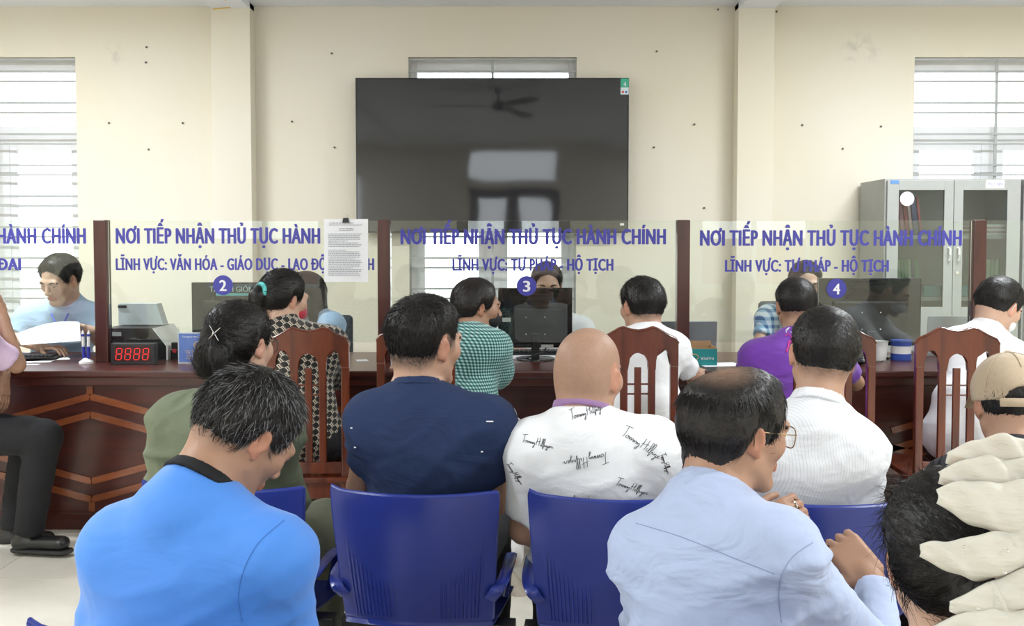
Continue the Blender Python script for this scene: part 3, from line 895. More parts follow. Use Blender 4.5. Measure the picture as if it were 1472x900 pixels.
for k in range(5):
    t = math.pi / 2 + 2 * math.pi * k / 5
    em.prism([(math.cos(t) * .011, h * .60 + math.sin(t) * .011), (math.cos(t + .6) * .004, h * .60 + math.sin(t + .6) * .004), (0, h * .6), (math.cos(t - .6) * .004, h * .60 + math.sin(t - .6) * .004)], -.0028, -.0016)
em.build('emblem', GOLD, f)

# document scanner / printer behind the display --------------------------------
a = at(158, 500, 5.32); b = at(246, 500, 5.32)
r = empty('printer', ((a.x + b.x) / 2, 5.25, CT), 0, 'black and grey office printer behind the red digit display', 'printer')
w = b.x - a.x; h = w / 2
MB().prism([(-h, 0), (h, 0), (h, .07), (h * .55, .165), (-h, .165)], 0, .3).build('body', BLACKP, r)
MB().prism([(h * .55, .165), (h * .62, .168), (h + .006, .07), (h + .006, .0), (h, 0), (h, .07)], -.004, .3).build('side_cover', WHITEP, r)
MB().prism([(-h + .005, .17), (h * .52, .17), (h * .30, .285), (-h + .005, .285)], .18, .26).build('paper_tray', mat('pale_grey_plastic', (.50, .55, .58), .35, var=.03), r)
MB().box((-h + .005, .174, .262), (-h + .05, .179, .276)).build('vent', BLACKP, r)
MB().box((-h + .03, -.003, .125), (-h + .09, .0, .146)).build('label', mat('silver_label', (.6, .62, .64), .4, var=.05), r)

# monitors --------------------------------------------------------------------


def monitor(x0, x1, ytop, ybot, Y, lab, tilt=0.0, base=True, yaw=0):
    a = at(x0, ybot, Y); b = at(x1, ytop, Y)
    w, z0, z1 = (b.x - a.x), a.z - CT, b.z - CT
    r = empty('monitor', ((a.x + b.x) / 2, Y, CT), yaw, lab, 'monitor')
    MB().box((-w / 2, .0, z0), (w / 2, .022, z1), .006).build('back_cover', BLACKG, r)
    MB().box((-w / 2 + .0, .022, z0), (w / 2, .034, z1), .004).build('bezel', BLACKP, r)
    MB().box((-w / 2 + .012, .0342, z0 + .014), (w / 2 - .012, .0352, z1 - .012)).build('screen', mat('dark_lcd_screen', (.02, .022, .028), .12, var=.05), r)
    zc = z0 + (z1 - z0) * .36
    hs = MB().box((-w * .36, -.022, z0 + .02), (w * .36, 0, z0 + (z1 - z0) * .66), .008).build('electronics_bulge', BLACKP, r)
    for sx in (-1, 1):
        for sz in (0, 1): MB().disc((sx * .05, -.0235, zc - .04 + .09 * sz), .0035, 'y', 10, .003).build('screw', CHROME, hs)
    for q in range(5): MB().box((-.09, -.0015, z1 - .03 - q * .008), (.09, .0, z1 - .027 - q * .008)).build('vent_slot', BLACKP, r)
    if base:
        MB().box((-.022, -.030, .008), (.022, -.012, z0 + .08), .004).build('stand_neck', BLACKP, r)
        d = MB().cyl((0, -.012, 0), (0, -.012, .008), .105, .103, 28).cyl((0, -.012, .008), (0, -.012, .014), .103, .03, 28).build('stand_foot', BLACKG, r, smooth=True)
    return r, w, z0, z1


r, w, z0, z1 = monitor(276, 402, 406, 482, 5.36, 'black monitor with shop sticker behind the glass of desk two')
bx0 = at(318, 408, 5.35).x - r.location.x; bx1 = at(373, 408, 5.35).x - r.location.x
so = MB().box((bx0 - .03, -.0012, z1 - .072), (bx1, .0, z1 - .008)).build('shop_sticker', mat('dark_green_sticker', (.03, .06, .06), .4, var=.1), r)
MB().box((bx0 - .03, -.0025, z1 - .072), (bx1, -.0013, z1 - .058)).build('sticker_band', mat('teal_sticker_band', (.12, .42, .42), .4, var=.1), so)
link('sticker_text', text_mesh('THÁNH GIÓNG', bx0 - .065, bx1 - .008, z1 - .05, .030, bold=.01), mat('pale_green_print', (.45, .58, .55), .5, var=.05), so, (0, -.003, 0))
m3, w, z0, z1 = monitor(716, 823, 414, 500, 5.27, 'black monitor on round foot behind the glass of desk three', yaw=.02)
MB().box((-.195 + .02, -.0245, z0 + .14), (-.13, -.022, z0 + .162)).build('rating_label', WHITEP, m3)
MB().box((.03, -.0245, z0 + .004), (.095, -.020, z0 + .019)).build('serial_label', WHITEP, m3)
MB().tube([(.06, -.018, z0 + .01), (.045, -.03, z0 - .02), (.0, -.06, .03), (-.05, -.06, .012), (-.1, -.03, .006)], .004, 8).build('cable', BLACKP, m3, smooth=True)
m4, w, z0, z1 = monitor(1176, 1325, 400, 497, 5.37, 'wide black monitor behind the glass of desk four')

# keyboards, papers, cups and other things on the counter ----------------------


def keyboard(px, py, w, lab, Y=None):
    c = atz(px, py, CT)
    if Y: c.y = Y
    r = empty('keyboard', (c.x, c.y, CT), 0, lab, 'keyboard')
    MB().box((-w / 2, -.065, 0.0), (w / 2, .065, .016), .004).build('base', BLACKP, r)
    km = mat('black_keys', (.02, .02, .022), .4, var=.2)
    for row in range(5):
        kb = MB(); n = 15
        for i in range(n):
            x = -w / 2 + .012 + (w - .024) * i / n; kb.box((x + .001, -.058 + row * .0235, .0162), (x + (w - .024) / n - .002, -.058 + row * .0235 + .020, .024), .002)
        kb.build('key_row', km, r)
    return r


keyboard(80, 505, .36, 'black keyboard on papers in front of the reading clerk', 5.30)
keyboard(775, 505, .40, 'black keyboard under the monitor of desk three', 5.50)


def paper(px, py, w, d, rz, lab, z=0.0, Y=None, X=None, col=None):
    c = atz(px, py, CT)
    if Y: c.y = Y
    if X is not None: c.x = X
    o = MB().box((-w / 2, -d / 2, 0), (w / 2, d / 2, .0012)).build('paper_sheet', col or PAPERM, None, (c.x, c.y, CT + z + .0004)); o.rotation_euler = (0, 0, rz)
    return tag(o, lab, 'paper')


paper(70, 509, .34, .26, .15, 'white paper sheet under the keyboard of the reading clerk', Y=5.22)
paper(125, 500, .21, .297, .5, 'white paper sheet beside the pen stand under the glass', Y=5.33)
paper(60, 520, .09, .05, .1, 'small clear paper slip on the counter by the pen stand', Y=5.02)
paper(770, 500, .297, .21, .05, 'white paper sheet between monitor foot and keyboard of desk three', Y=5.38)
paper(525, 515, .06, .08, .3, 'small white slip near the second glass post', Y=5.2)
paper(1030, 522, .21, .15, .2, 'white leaflet beside the teal paper box', Y=5.02)
paper(835, 525, .02, .03, .2, 'tiny paper scrap beside the monitor foot of desk three', Y=5.0)

# the paper held by the reading clerk is curved; built with the clerk
# open carton of printer paper ---------------------------------------------------
a = at(990, 528, 4.98); b = at(1031, 500, 4.98)
r = empty('paper_box', ((a.x + b.x) / 2, 4.98, CT), 0, 'open teal and brown paper carton on the counter', 'box')
w, h = b.x - a.x, b.z - CT
CARD = mat('brown_cardboard', (.42, .27, .14), .8, var=.1, vscale=12)
TB = mat('teal_carton_print', (.02, .30, .31), .5, var=.08)
bb = MB()
for lo, hi in (((-w / 2, 0, 0), (w / 2, .003, h)), ((-w / 2, .157, 0), (w / 2, .16, h + .02)), ((-w / 2, .003, 0), (-w / 2 + .003, .157, h)), ((w / 2 - .003, .003, 0), (w / 2, .157, h)), ((-w / 2 + .003, .003, 0), (w / 2 - .003, .157, .003))): bb.box(lo, hi)
bb.build('carton', CARD, r)
pf = MB().box((-w / 2, -.0012, 0), (w / 2, 0, h - .006)).build('printed_front', TB, r)
t_ = text_mesh('PAPER', -.033, .033, -.006, .014); o = link('carton_text', t_, WHITEL, pf, (.02, -.0022, h * .42)); o.rotation_euler = (0, math.pi, 0)
o.scale = (1, 1, 1); o.rotation_euler = (0, math.pi, 0)
mb = MB(); mb.tube([(-.05 + .05 * math.cos(t) * (.5 + .1 * math.sin(2 * t)), -.003, h * .45 + .018 * math.sin(t)) for t in np.linspace(0, 6.6, 24)], .0017, 5); mb.build('carton_logo', GOLD, pf)

# laptops -------------------------------------------------------------------------


def laptop(x0, x1, ytop, Y, lab, rz=0):
    a = at(x0, ytop, Y); b = at(x1, ytop, Y); w = b.x - a.x; h = a.z - CT
    r = empty('laptop', ((a.x + b.x) / 2, Y, CT), rz, lab, 'laptop')
    MB().box((-w / 2, .01, 0), (w / 2, .22, .016), .004).build('base', GREYP, r)
    me = MB().box((-w / 2, -.004, .012), (w / 2, .004, h), .004).mesh('lid', M=Matrix.Rotation(.12, 4, 'X')); me.materials.append(mat('silver_lid', (.40, .43, .46), .35, metal=.4, var=.04)); link('lid', me, None, r)
    MB().box((-w / 2 + .01, .014, .016), (w / 2 - .01, .2, .018)).build('keys', BLACKP, r)
    return r


laptop(946, 1030, 461, 5.36, 'silver laptop standing open behind the third glass post')
laptop(1331, 1398, 453, 5.40, 'pale grey laptop behind the rightmost glass post')
# cups and bottle by monitor four
c = atz(1272, 520, CT)
r = empty('paper_cup', (c.x, 5.22, CT), 0, 'white cup below the wide monitor of desk four', 'cup')
MB().cyl((0, 0, 0), (0, 0, .10), .030, .040, 24, caps=False).cyl((0, 0, .002), (0, 0, .004), .030, .030, 24).build('cup_body', WHITEP, r, smooth=True)
MB().cyl((0, 0, .0985), (0, 0, .1025), .041, n=24, caps=False).build('rim', WHITEP, r)
c = at(1297, 520, 5.22)
r = empty('drum_container', (c.x, 5.24, CT), 0, 'blue and white drum container below the wide monitor', 'container')
BLU = mat('blue_label', (.03, .08, .40), .4, var=.1)
MB().cyl((0, 0, 0), (0, 0, .035), .052, n=28).cyl((0, 0, .075), (0, 0, .105), .052, n=28).build('shell', BLU, r, smooth=True)
MB().cyl((0, 0, .035), (0, 0, .075), .0515, n=28).build('white_band', WHITEP, r, smooth=True)
r = empty('computer_mouse', (at(1236, 520, 5.02).x, 5.03, CT), .3, 'black computer mouse with cable on the counter of desk four', 'mouse')
MB().ball((0, 0, .020), (.03, .05, .02), seg=16).build('shell', BLACKP, r, smooth=True)
MB().tube([(0, .05, .008), (.05, .1, .006), (.12, .02, .006), (.17, .04, .006), (.19, .06, .006)], .003, 6).build('cable', BLACKP, r)
# small items beside the name plate
r = empty('stamp_box', (at(250, 500, 5.25).x, 5.26, CT), 0, 'small red and black stamp left of the blue name plate', 'stamp')
MB().box((-.022, 0, 0), (.022, .04, .05), .004).box((-.018, 0, .052), (.018, .04, .09), .004).build('body', BLACKP, r)
MB().disc((.0, -.002, .045), .011, 'y', 16, .004).build('seal', mat('red_seal', (.5, .04, .05), .4, var=.1), r)
r = empty('card_holder', (at(266, 478, 5.30).x, 5.30, CT), 0, 'clear card holder standing behind the blue name plate', 'holder')
MB().box((-.035, 0, 0), (.035, .003, .17)).box((-.035, .003, 0), (.035, .05, .003)).build('acrylic_sheet', glass_mat('clear_acrylic'), r)

# ================================================================= wooden customer chairs


def make_wood_chair():
    r = empty('wooden_chair')
    W, H, S = .165, 1.06, .45
    # outline of the top rail with its peaked crest and two arched cut-outs
    def rail():
        P = [(-W, H - .16), (-W, H - .065), (-W + .012, H - .045), (-W + .045, H - .030), (-.075, H - .004), (-.06, H), (-.03, H - .010), (0, H - .014), (.03, H - .010), (.06, H), (.075, H - .004), (W - .045, H - .030), (W - .012, H - .045), (W, H - .065), (W, H - .16)]
        def arch(x0, x1, zb, zt, n=10):
            cx, rx = (x0 + x1) / 2, (x1 - x0) / 2
            return [(cx + rx * math.cos(math.pi * i / n), zb + (zt - zb) * math.sin(math.pi * i / n)) for i in range(n + 1)]
        A = arch(.072, W - .032, H - .16, H - .09)[0:]
        # walk along the lower edge from right to left
        P += [(W - .032, H - .16)] + A[1:-1] + [(.072, H - .16), (.072, H - .175), (.042, H - .175), (.042, H - .16)]
        B = arch(-.042, .042, H - .16, H - .105)
        P += B[1:-1] + [(-.042, H - .16), (-.042, H - .175), (-.072, H - .175), (-.072, H - .16)]
        C = arch(-W + .032, -.072, H - .16, H - .09)
        P += C[1:-1] + [(-W + .032, H - .16)]
        return P
    mb = MB(); P = rail()
    A = [mb.bm.verts.new((x, -.013, z)) for x, z in P]; Bv = [mb.bm.verts.new((x, .013, z)) for x, z in P]
    fa = mb.bm.faces.new(A); fb = mb.bm.faces.new(Bv[::-1])
    for i in range(len(P)):
        j = (i + 1) % len(P); mb.bm.faces.new((A[j], A[i], Bv[i], Bv[j]))
    bmesh.ops.triangulate(mb.bm, faces=[fa, fb])
    mb.build('top_rail', CWOOD, r)
    # crest moulding along the top edge
    crest = [p for p in P[1:14]]
    MB().tube([(x, 0, z - .002) for x, z in crest], 0, 8, flat=(.016, .006), up=(0, 0, 1)).build('crest_moulding', CWOOD, r, smooth=True)
    for s in (-1, 1):
        MB().box((s * W - (0 if s < 0 else .032), -.014, S - .02), (s * W + (.032 if s < 0 else 0), .014, H - .159), .004).build('stile', CWOOD, r)
        MB().box((s * .057 - .0148, -.009, S + .06), (s * .057 + .0148, .009, H - .174), .003).build('splat', CWOOD, r)
        MB().box((s * W - (0 if s < 0 else .034), -.018, 0), (s * W + (.034 if s < 0 else 0), .018, S - .021), .004).build('leg', CWOOD, r)
        MB().box((s * (W + .015) - .018, .37, 0), (s * (W + .015) + .018, .406, S - .05), .004).build('leg', CWOOD, r)
    MB().box((-.014, -.007, S + .06), (.014, .007, H - .165), .003).build('centre_splat', CWOOD, r)
    for z in (H - .235, H - .275):
        MB().cyl((-.045, 0, z), (.045, 0, z), .004, n=8).build('crossbar', CWOOD, r)
    MB().box((-W + .033, -.011, S + .015), (W - .033, .011, S + .06), .003).build('lower_rail', CWOOD, r)
    MB().box((-W - .02, -.03, S - .02), (W + .02, .42, S + .004), .01).build('seat', CWOOD, r)
    MB().box((-W + .02, -.008, S - .09), (W - .02, .012, S - .02), .003).build('apron', CWOOD, r); MB().box((-W + .0, .37, S - .08), (W - .0, .395, S - .02), .003).build('apron', CWOOD, r)
    return r


wc = make_wood_chair()
for i, (px, Y, rz, lab) in enumerate(((443, 4.02, .02, 'varnished wooden chair holding the woman in the patterned top'), (598, 4.16, -.05, 'varnished wooden chair partly hidden by the man in navy'),
                                       (917, 4.05, .04, 'varnished wooden chair behind the bald man, under the man in white polo'), (1200, 4.05, 0, 'varnished wooden chair under the man in purple'),
                                       (1376, 4.02, -.06, 'varnished wooden chair under the masked man in white shirt'))):
    o = wc if i == 0 else copy_tree(wc)
    c = at(px, 480, Y); o.location = (c.x, Y, 0); o.rotation_euler = (0, 0, rz)
    tag(o, lab, 'chair', 'wooden chairs along the counter')

# ================================================================= blue plastic waiting chairs


def make_blue_chair():
    r = empty('plastic_chair')
    HW, ZT_, ZS = .219, .748, .355
    nx, nz = 48, 60
    # shell profile: back leans towards -y at the top, turns into the seat (towards +y)
    xs = np.linspace(-1, 1, nx + 1); ts = np.linspace(0, 1, nz + 1)
    prof = []
    for t in ts:
        if t < .62:
            q = t / .62; z = ZT_ - (ZT_ - ZS - .03) * q; y = -.0 + .07 * q ** 1.3
        else:
            q = (t - .62) / .38
            z = ZS + .03 * (1 - q) ** 2 - .002 * q; y = .07 + .40 * q ** 1.05
        prof.append((y, z))
    prof = np.array(prof)
    def surf(off):
        V = np.zeros((nz + 1, nx + 1, 3))
        for j, t in enumerate(ts):
            y, z = prof[j]
            hw = HW * (1 - .10 * min(1, max(0, (t - .02)) / .6) * (t < .62)) if t < .62 else HW * (.90 + .12 * (t - .62) / .38)
            x = xs * hw
            bow = -.030 * (1 - xs ** 2) * (1 if t < .62 else max(0, 1 - (t - .62) / .12))     # concave towards the sitter
            V[j, :, 0] = x; V[j, :, 1] = y + bow + .022 * (t < .62); V[j, :, 2] = z
            if t < .62: V[j, :, 2] += (.010 * xs ** 2 - .004 + .008 * np.clip((np.abs(xs) - .9) / .1, 0, 1) * (xs < 0)) * max(0, 1 - t / .1)
        if off:
            n = np.zeros_like(V)
            du = np.gradient(V, axis=1); dv = np.gradient(V, axis=0); n = np.cross(du, dv); n /= np.linalg.norm(n, axis=2, keepdims=True) + 1e-9
            amt = np.full((nz + 1, nx + 1), .0055)
            # moulded vertical ribs on the back face, two fans of eleven
            X = V[:, :, 0]; Z = V[:, :, 2]
            for s in (-1, 1):
                for k in range(11):
                    xr = s * (.064 + k * .0117) * 1.0; top = ZS + .11 + .085 * (k / 10) ** 1.6
                    if k == 10: top += .012
                    w = np.exp(-((X - xr * (1 - .06 * (top - Z) / .3)) / .0030) ** 2); m = np.clip((top - Z) / .012, 0, 1) * np.clip((Z - (ZS + .0)) / .02, 0, 1)
                    inside = (ts < .62)[:, None]
                    amt = amt + .0 * w * m * inside
            V = V - n * amt[:, :, None]
        return V
    A = surf(False); B = surf(True); kkb = int(.60 * nz)
    n1 = (nz + 1) * (nx + 1); idx = np.arange(n1).reshape(nz + 1, nx + 1)
    V = np.concatenate([A.reshape(-1, 3), B.reshape(-1, 3)])
    q = lambda I: np.stack([I[:-1, :-1], I[:-1, 1:], I[1:, 1:], I[1:, :-1]], -1).reshape(-1, 4)
    F = [q(idx)[:, ::-1], q(idx) + n1]
    for e in (idx[0], idx[-1][::-1], idx[:, 0][::-1], idx[:, -1]):
        F.append(np.stack([e[:-1], e[1:], e[1:] + n1, e[:-1] + n1], 1))
    me = np_mesh('shell', V, np.concatenate(F)); bm = bmesh.new(); bm.from_mesh(me); bmesh.ops.recalc_face_normals(bm, faces=bm.faces); bm.to_mesh(me); bm.free()
    try: me.set_sharp_from_angle(angle=math.radians(50))
    except Exception: pass
    link('shell', me, BLUEP, r)
    # moulded vertical ribs on the back face, two fans of eleven
    zc_ = A[:kkb, nx // 2, 2]
    for s in (-1, 1):
        for k in range(11):
            x0 = s * (.064 + k * .0117); top = ZS + .155 + .10 * (k / 10) ** 1.7 + (.012 if k == 10 else 0)
            path = []
            for z in np.linspace(top, ZS + .05, 9):
                j = int(np.argmin(np.abs(zc_ - z))); x = x0 * (1 - .10 * (top - z) / .25)
                row = B[j]; y = float(np.interp(x, row[:, 0], row[:, 1])); path.append((x, y + .0005, z))
            MB().tube(path, [.0018, .0036, .0042] + [.0042] * 6, 6).build('rib', BLUEP, r, smooth=True)
    # rounded rim along the top and sides of the back
    kk = int(.62 * nz)
    rim = [A[j, 0] for j in range(kk, -1, -2)] + [A[0, i] for i in range(0, nx + 1, 2)] + [A[j, -1] for j in range(0, kk, 2)]
    MB().tube([(p[0], p[1] + .003, p[2]) for p in rim], .0062, 8).build('rim', BLUEP, r, smooth=True)
    for s in (-1, 1):
        pts = [(s * .196, .06, .46), (s * .215, .05, .488), (s * .229, .10, .503), (s * .232, .20, .508), (s * .231, .30, .503), (s * .224, .36, .48), (s * .212, .38, .44), (s * .20, .36, .36)]
        # smooth the path
        pp = []
        for i in range(len(pts) - 1):
            p0, p1, p2, p3 = (Vector(pts[max(i - 1, 0)]), Vector(pts[i]), Vector(pts[i + 1]), Vector(pts[min(i + 2, len(pts) - 1)]))
            for u in (0, .25, .5, .75):
                pp.append(.5 * ((2 * p1) + (p2 - p0) * u + (2 * p0 - 5 * p1 + 4 * p2 - p3) * u * u + (3 * p1 - p0 - 3 * p2 + p3) * u ** 3))
        pp.append(Vector(pts[-1]))
        MB().tube(pp, 0, 10, flat=(.0065, .017), up=(s, 0, 0)).build('armrest', BLUEP, r, smooth=True)
    MB().box((-.248, .20, ZS - .075), (.248, .26, ZS - .02), .004).build('beam', BLACKP, r)
    for s in (-1, 1):
        MB().box((s * .17 - .02, .08, 0), (s * .17 + .02, .38, .03), .006).box((s * .17 - .018, .21, .03), (s * .17 + .018, .25, ZS - .075), .004).build('leg', GREYP, r)
    return r


bc_ = make_blue_chair()
YAW = -.087
BCH = [(-.772, 2.60, 'blue plastic waiting chair under the woman in olive green'), (-.258, 2.555, 'blue plastic waiting chair under the man in navy polo'), (.262, 2.505, 'blue plastic waiting chair under the bald man'),
       (.775, 2.455, 'blue plastic waiting chair under the man in white striped shirt'), (1.29, 2.41, 'blue plastic waiting chair under the person in the beige cap'),
       (-.60, 1.615, 'blue plastic waiting chair under the man in bright blue polo'), (.43, 1.54, 'blue plastic waiting chair under the old man with glasses'), (.62, .98, 'blue plastic waiting chair under the woman with the cream scrunchie')]
for i, (x, y, lab) in enumerate(BCH):
    o = bc_ if i == 0 else copy_tree(bc_)
    o.location = (x, y, 0); o.rotation_euler = (0, 0, YAW)
    tag(o, lab, 'chair', 'blue plastic waiting chairs')

# office chairs behind the counter
OFF = mat('dark_grey_office_fabric', (.05, .06, .07), .8, var=.1, bump=.1, bscale=200)


def office_chair(x, y, lab, zt=1.02):
    r = empty('office_chair', (x, y, 0), math.pi, lab, 'chair', 'office chairs behind the counter')
    f = Field(); f.rbox((0, -.20, zt - .24), (.21, .03, .25), None, .028, .01); V, F = f.surface(.014)
    V[:, 1] -= .5 * V[:, 0] ** 2 * -1; link('backrest', np_mesh('backrest', V, F), OFF, r)
    f = Field(); f.rbox((0, .06, .44), (.23, .23, .035), None, .03, .01); V, F = f.surface(.016); link('seat', np_mesh('seat', V, F), OFF, r)
    MB().box((-.03, -.235, .42), (.03, -.20, zt - .3), .004).build('back_support', BLACKP, r)
    MB().cyl((0, .05, .08), (0, .05, .41), .025).build('gas_column', BLACKP, r)
    for k in range(5):
        t = 2 * math.pi * k / 5
        MB().tube([(0, .05, .09), (.27 * math.cos(t), .05 + .27 * math.sin(t), .065)], .02, 8).ball((.27 * math.cos(t), .05 + .27 * math.sin(t), .028), .028, seg=10).build('base_arm', BLACKP, r)
    return r
# ================================================================= people: modelling tools


def attr_mat(name, rough, sss=0.0, spec=.5, var=.12, vscale=40, bump=.06, bscale=220, aniso=0.0):
    m = mat(name, (1, 1, 1), rough, spec=spec, sss=sss); nt, N, L, B = nodes_of(m)
    a = N.new('ShaderNodeAttribute'); a.attribute_name = 'col'
    tc = N.new('ShaderNodeTexCoord')
    nz = N.new('ShaderNodeTexNoise'); nz.inputs['Scale'].default_value = vscale; nz.inputs['Detail'].default_value = 5; L.new(tc.outputs['Object'], nz.inputs['Vector'])
    r = N.new('ShaderNodeValToRGB'); r.color_ramp.elements[0].color = (1 - var, 1 - var, 1 - var, 1); r.color_ramp.elements[1].color = (1, 1, 1, 1)
    L.new(nz.outputs[0], r.inputs[0])
    mx = N.new('ShaderNodeMixRGB'); mx.blend_type = 'MULTIPLY'; mx.inputs[0].default_value = 1
    L.new(a.outputs['Color'], mx.inputs[1]); L.new(r.outputs[0], mx.inputs[2]); L.new(mx.outputs[0], B.inputs['Base Color'])
    nb = N.new('ShaderNodeTexNoise'); nb.inputs['Scale'].default_value = bscale; L.new(tc.outputs['Object'], nb.inputs['Vector'])
    bp = N.new('ShaderNodeBump'); bp.inputs['Strength'].default_value = bump; bp.inputs['Distance'].default_value = .004
    L.new(nb.outputs[0], bp.inputs['Height']); L.new(bp.outputs[0], B.inputs['Normal'])
    if aniso: B.inputs['Anisotropic'].default_value = aniso
    return m


SKIN = attr_mat('skin', .48, sss=.12, spec=.4)
HAIR = attr_mat('hair', .40, spec=.36, var=.35, vscale=60, bump=.25, bscale=300)
EYEM = attr_mat('eyeball', .12, var=.02)


def add_creases(m, k):
    nt, N, L, B = nodes_of(m)
    tc = N.new('ShaderNodeTexCoord'); mp = N.new('ShaderNodeMapping'); mp.inputs['Scale'].default_value = (6, 6, 11); mp.inputs['Rotation'].default_value = (0, .5, .2)
    L.new(tc.outputs['Object'], mp.inputs[0])
    nz = N.new('ShaderNodeTexNoise'); nz.inputs['Scale'].default_value = 1.0; nz.inputs['Detail'].default_value = 2.5; nz.inputs['Distortion'].default_value = 1.6; L.new(mp.outputs[0], nz.inputs['Vector'])
    b2 = N.new('ShaderNodeBump'); b2.inputs['Strength'].default_value = k; b2.inputs['Distance'].default_value = .03
    L.new(nz.outputs[0], b2.inputs['Height'])
    old = B.inputs['Normal'].links[0].from_node if B.inputs['Normal'].links else None
    if old: L.new(b2.outputs[0], old.inputs['Normal'])
    else: L.new(b2.outputs[0], B.inputs['Normal'])


def cloth(name, col, rough=.8, var=.05, weave=.12, col2=None, vscale=4, sheen=.2, crease=.22):
    if max(col) < .2: sheen = 0.0
    m = mat(name, col, rough, var=var if not col2 else 0, col2=col2, vscale=vscale, bump=weave, bscale=420, sheen=sheen, spec=.3)
    add_creases(m, crease)
    return m


def pattern_cloth(name, kind):
    m = mat(name, (1, 1, 1), .8, spec=.3, sheen=.2); nt, N, L, B = nodes_of(m)
    tc = N.new('ShaderNodeTexCoord'); sp = N.new('ShaderNodeSeparateXYZ'); L.new(tc.outputs['Object'], sp.inputs[0])
    def mth(op, a, b=None, c=None):
        n = N.new('ShaderNodeMath'); n.operation = op
        for i, v in enumerate((a, b, c)):
            if v is None: continue
            if isinstance(v, (int, float)): n.inputs[i].default_value = v
            else: L.new(v, n.inputs[i])
        return n.outputs[0]
    def mix(f, a, b):
        n = N.new('ShaderNodeMixRGB'); L.new(f, n.inputs[0])
        for i, v in ((1, a), (2, b)):
            if isinstance(v, tuple): n.inputs[i].default_value = (*v, 1)
            else: L.new(v, n.inputs[i])
        return n.outputs[0]
    X, Y, Z = sp.outputs
    if kind == 'gingham':
        h = mth('ADD', X, mth('MULTIPLY', Y, .75)); f = 75.0
        a = mth('LESS_THAN', mth('FRACT', mth('MULTIPLY', h, f)), .5); b = mth('LESS_THAN', mth('FRACT', mth('MULTIPLY', Z, f)), .5)
        c = mix(a, (.42, .60, .57), (.07, .22, .21)); d = mix(a, (.07, .22, .21), (.012, .055, .055))
        out = mix(b, c, d)
    elif kind == 'lozenge':
        h = mth('ADD', X, mth('MULTIPLY', Y, .5)); f = 40.0
        u = mth('MULTIPLY', mth('ADD', h, mth('MULTIPLY', Z, .75)), f); v = mth('MULTIPLY', mth('SUBTRACT', Z, mth('MULTIPLY', h, .55)), f * 1.05)
        fu = mth('FRACT', u); fv = mth('FRACT', v)
        ck = mth('LESS_THAN', mth('FRACT', mth('MULTIPLY', mth('ADD', mth('FLOOR', u), mth('FLOOR', v)), .5)), .25)
        s1 = mth('GREATER_THAN', mth('FRACT', mth('MULTIPLY', fu, 2.5)), .42)
        e = mth('GREATER_THAN', mth('ABSOLUTE', mth('SUBTRACT', fv, .5)), .36)
        ln = mth('MAXIMUM', s1, e); rim = mth('LESS_THAN', mth('ABSOLUTE', mth('SUBTRACT', fv, .5)), .46)
        ln = mth('MULTIPLY', mth('MULTIPLY', ln, rim), ck)
        out = mix(ln, (.010, .010, .010), (.46, .40, .32))
    elif kind == 'stripe':
        a = mth('LESS_THAN', mth('FRACT', mth('MULTIPLY', mth('ADD', X, mth('MULTIPLY', Y, .6)), 150.0)), .22)
        out = mix(a, (.80, .81, .84), (.66, .68, .74))
    else:   # plaid
        h = mth('ADD', X, mth('MULTIPLY', Y, .75))
        a = mth('LESS_THAN', mth('FRACT', mth('MULTIPLY', h, 22.0)), .45); b = mth('LESS_THAN', mth('FRACT', mth('MULTIPLY', Z, 22.0)), .45)
        c = mix(a, (.62, .70, .78), (.25, .42, .58)); d = mix(a, (.28, .45, .60), (.06, .14, .28)); out = mix(b, c, d)
    nz = N.new('ShaderNodeTexNoise'); nz.inputs['Scale'].default_value = 400; L.new(tc.outputs['Object'], nz.inputs[0])
    bp = N.new('ShaderNodeBump'); bp.inputs['Strength'].default_value = .1; bp.inputs['Distance'].default_value = .004; L.new(nz.outputs[0], bp.inputs['Height']); L.new(bp.outputs[0], B.inputs['Normal'])
    L.new(out, B.inputs['Base Color']); add_creases(m, .22)
    return m


def lerp(a, b, t): return a + (b - a) * t


class HeadFrame:
    """x right, y towards the face, z up; origin half-way between chin and crown"""
    def __init__(s, c, rot, sc):
        y, p, r = (math.radians(v) for v in rot)
        s.M = Matrix.Rotation(y, 3, 'Z') @ Matrix.Rotation(p, 3, 'X') @ Matrix.Rotation(r, 3, 'Y')
        s.c = Vector(c); s.s = sc; s.A = np.array(s.M)

    def p(s, x, y, z): return s.c + s.M @ (Vector((x, y, z)) * s.s)

    def d(s, x, y, z): return s.M @ Vector((x, y, z))

    def loc(s, V): return ((V - np.array(s.c)) @ s.A) / s.s

    def locg(s, X, Y, Z):
        x = X - s.c[0]; y = Y - s.c[1]; z = Z - s.c[2]; A = s.A
        return tuple((x * A[0, i] + y * A[1, i] + z * A[2, i]) / s.s for i in range(3))


CRC, CRR = (0, -.012, .028), (.0745, .0945, .085)      # cranium


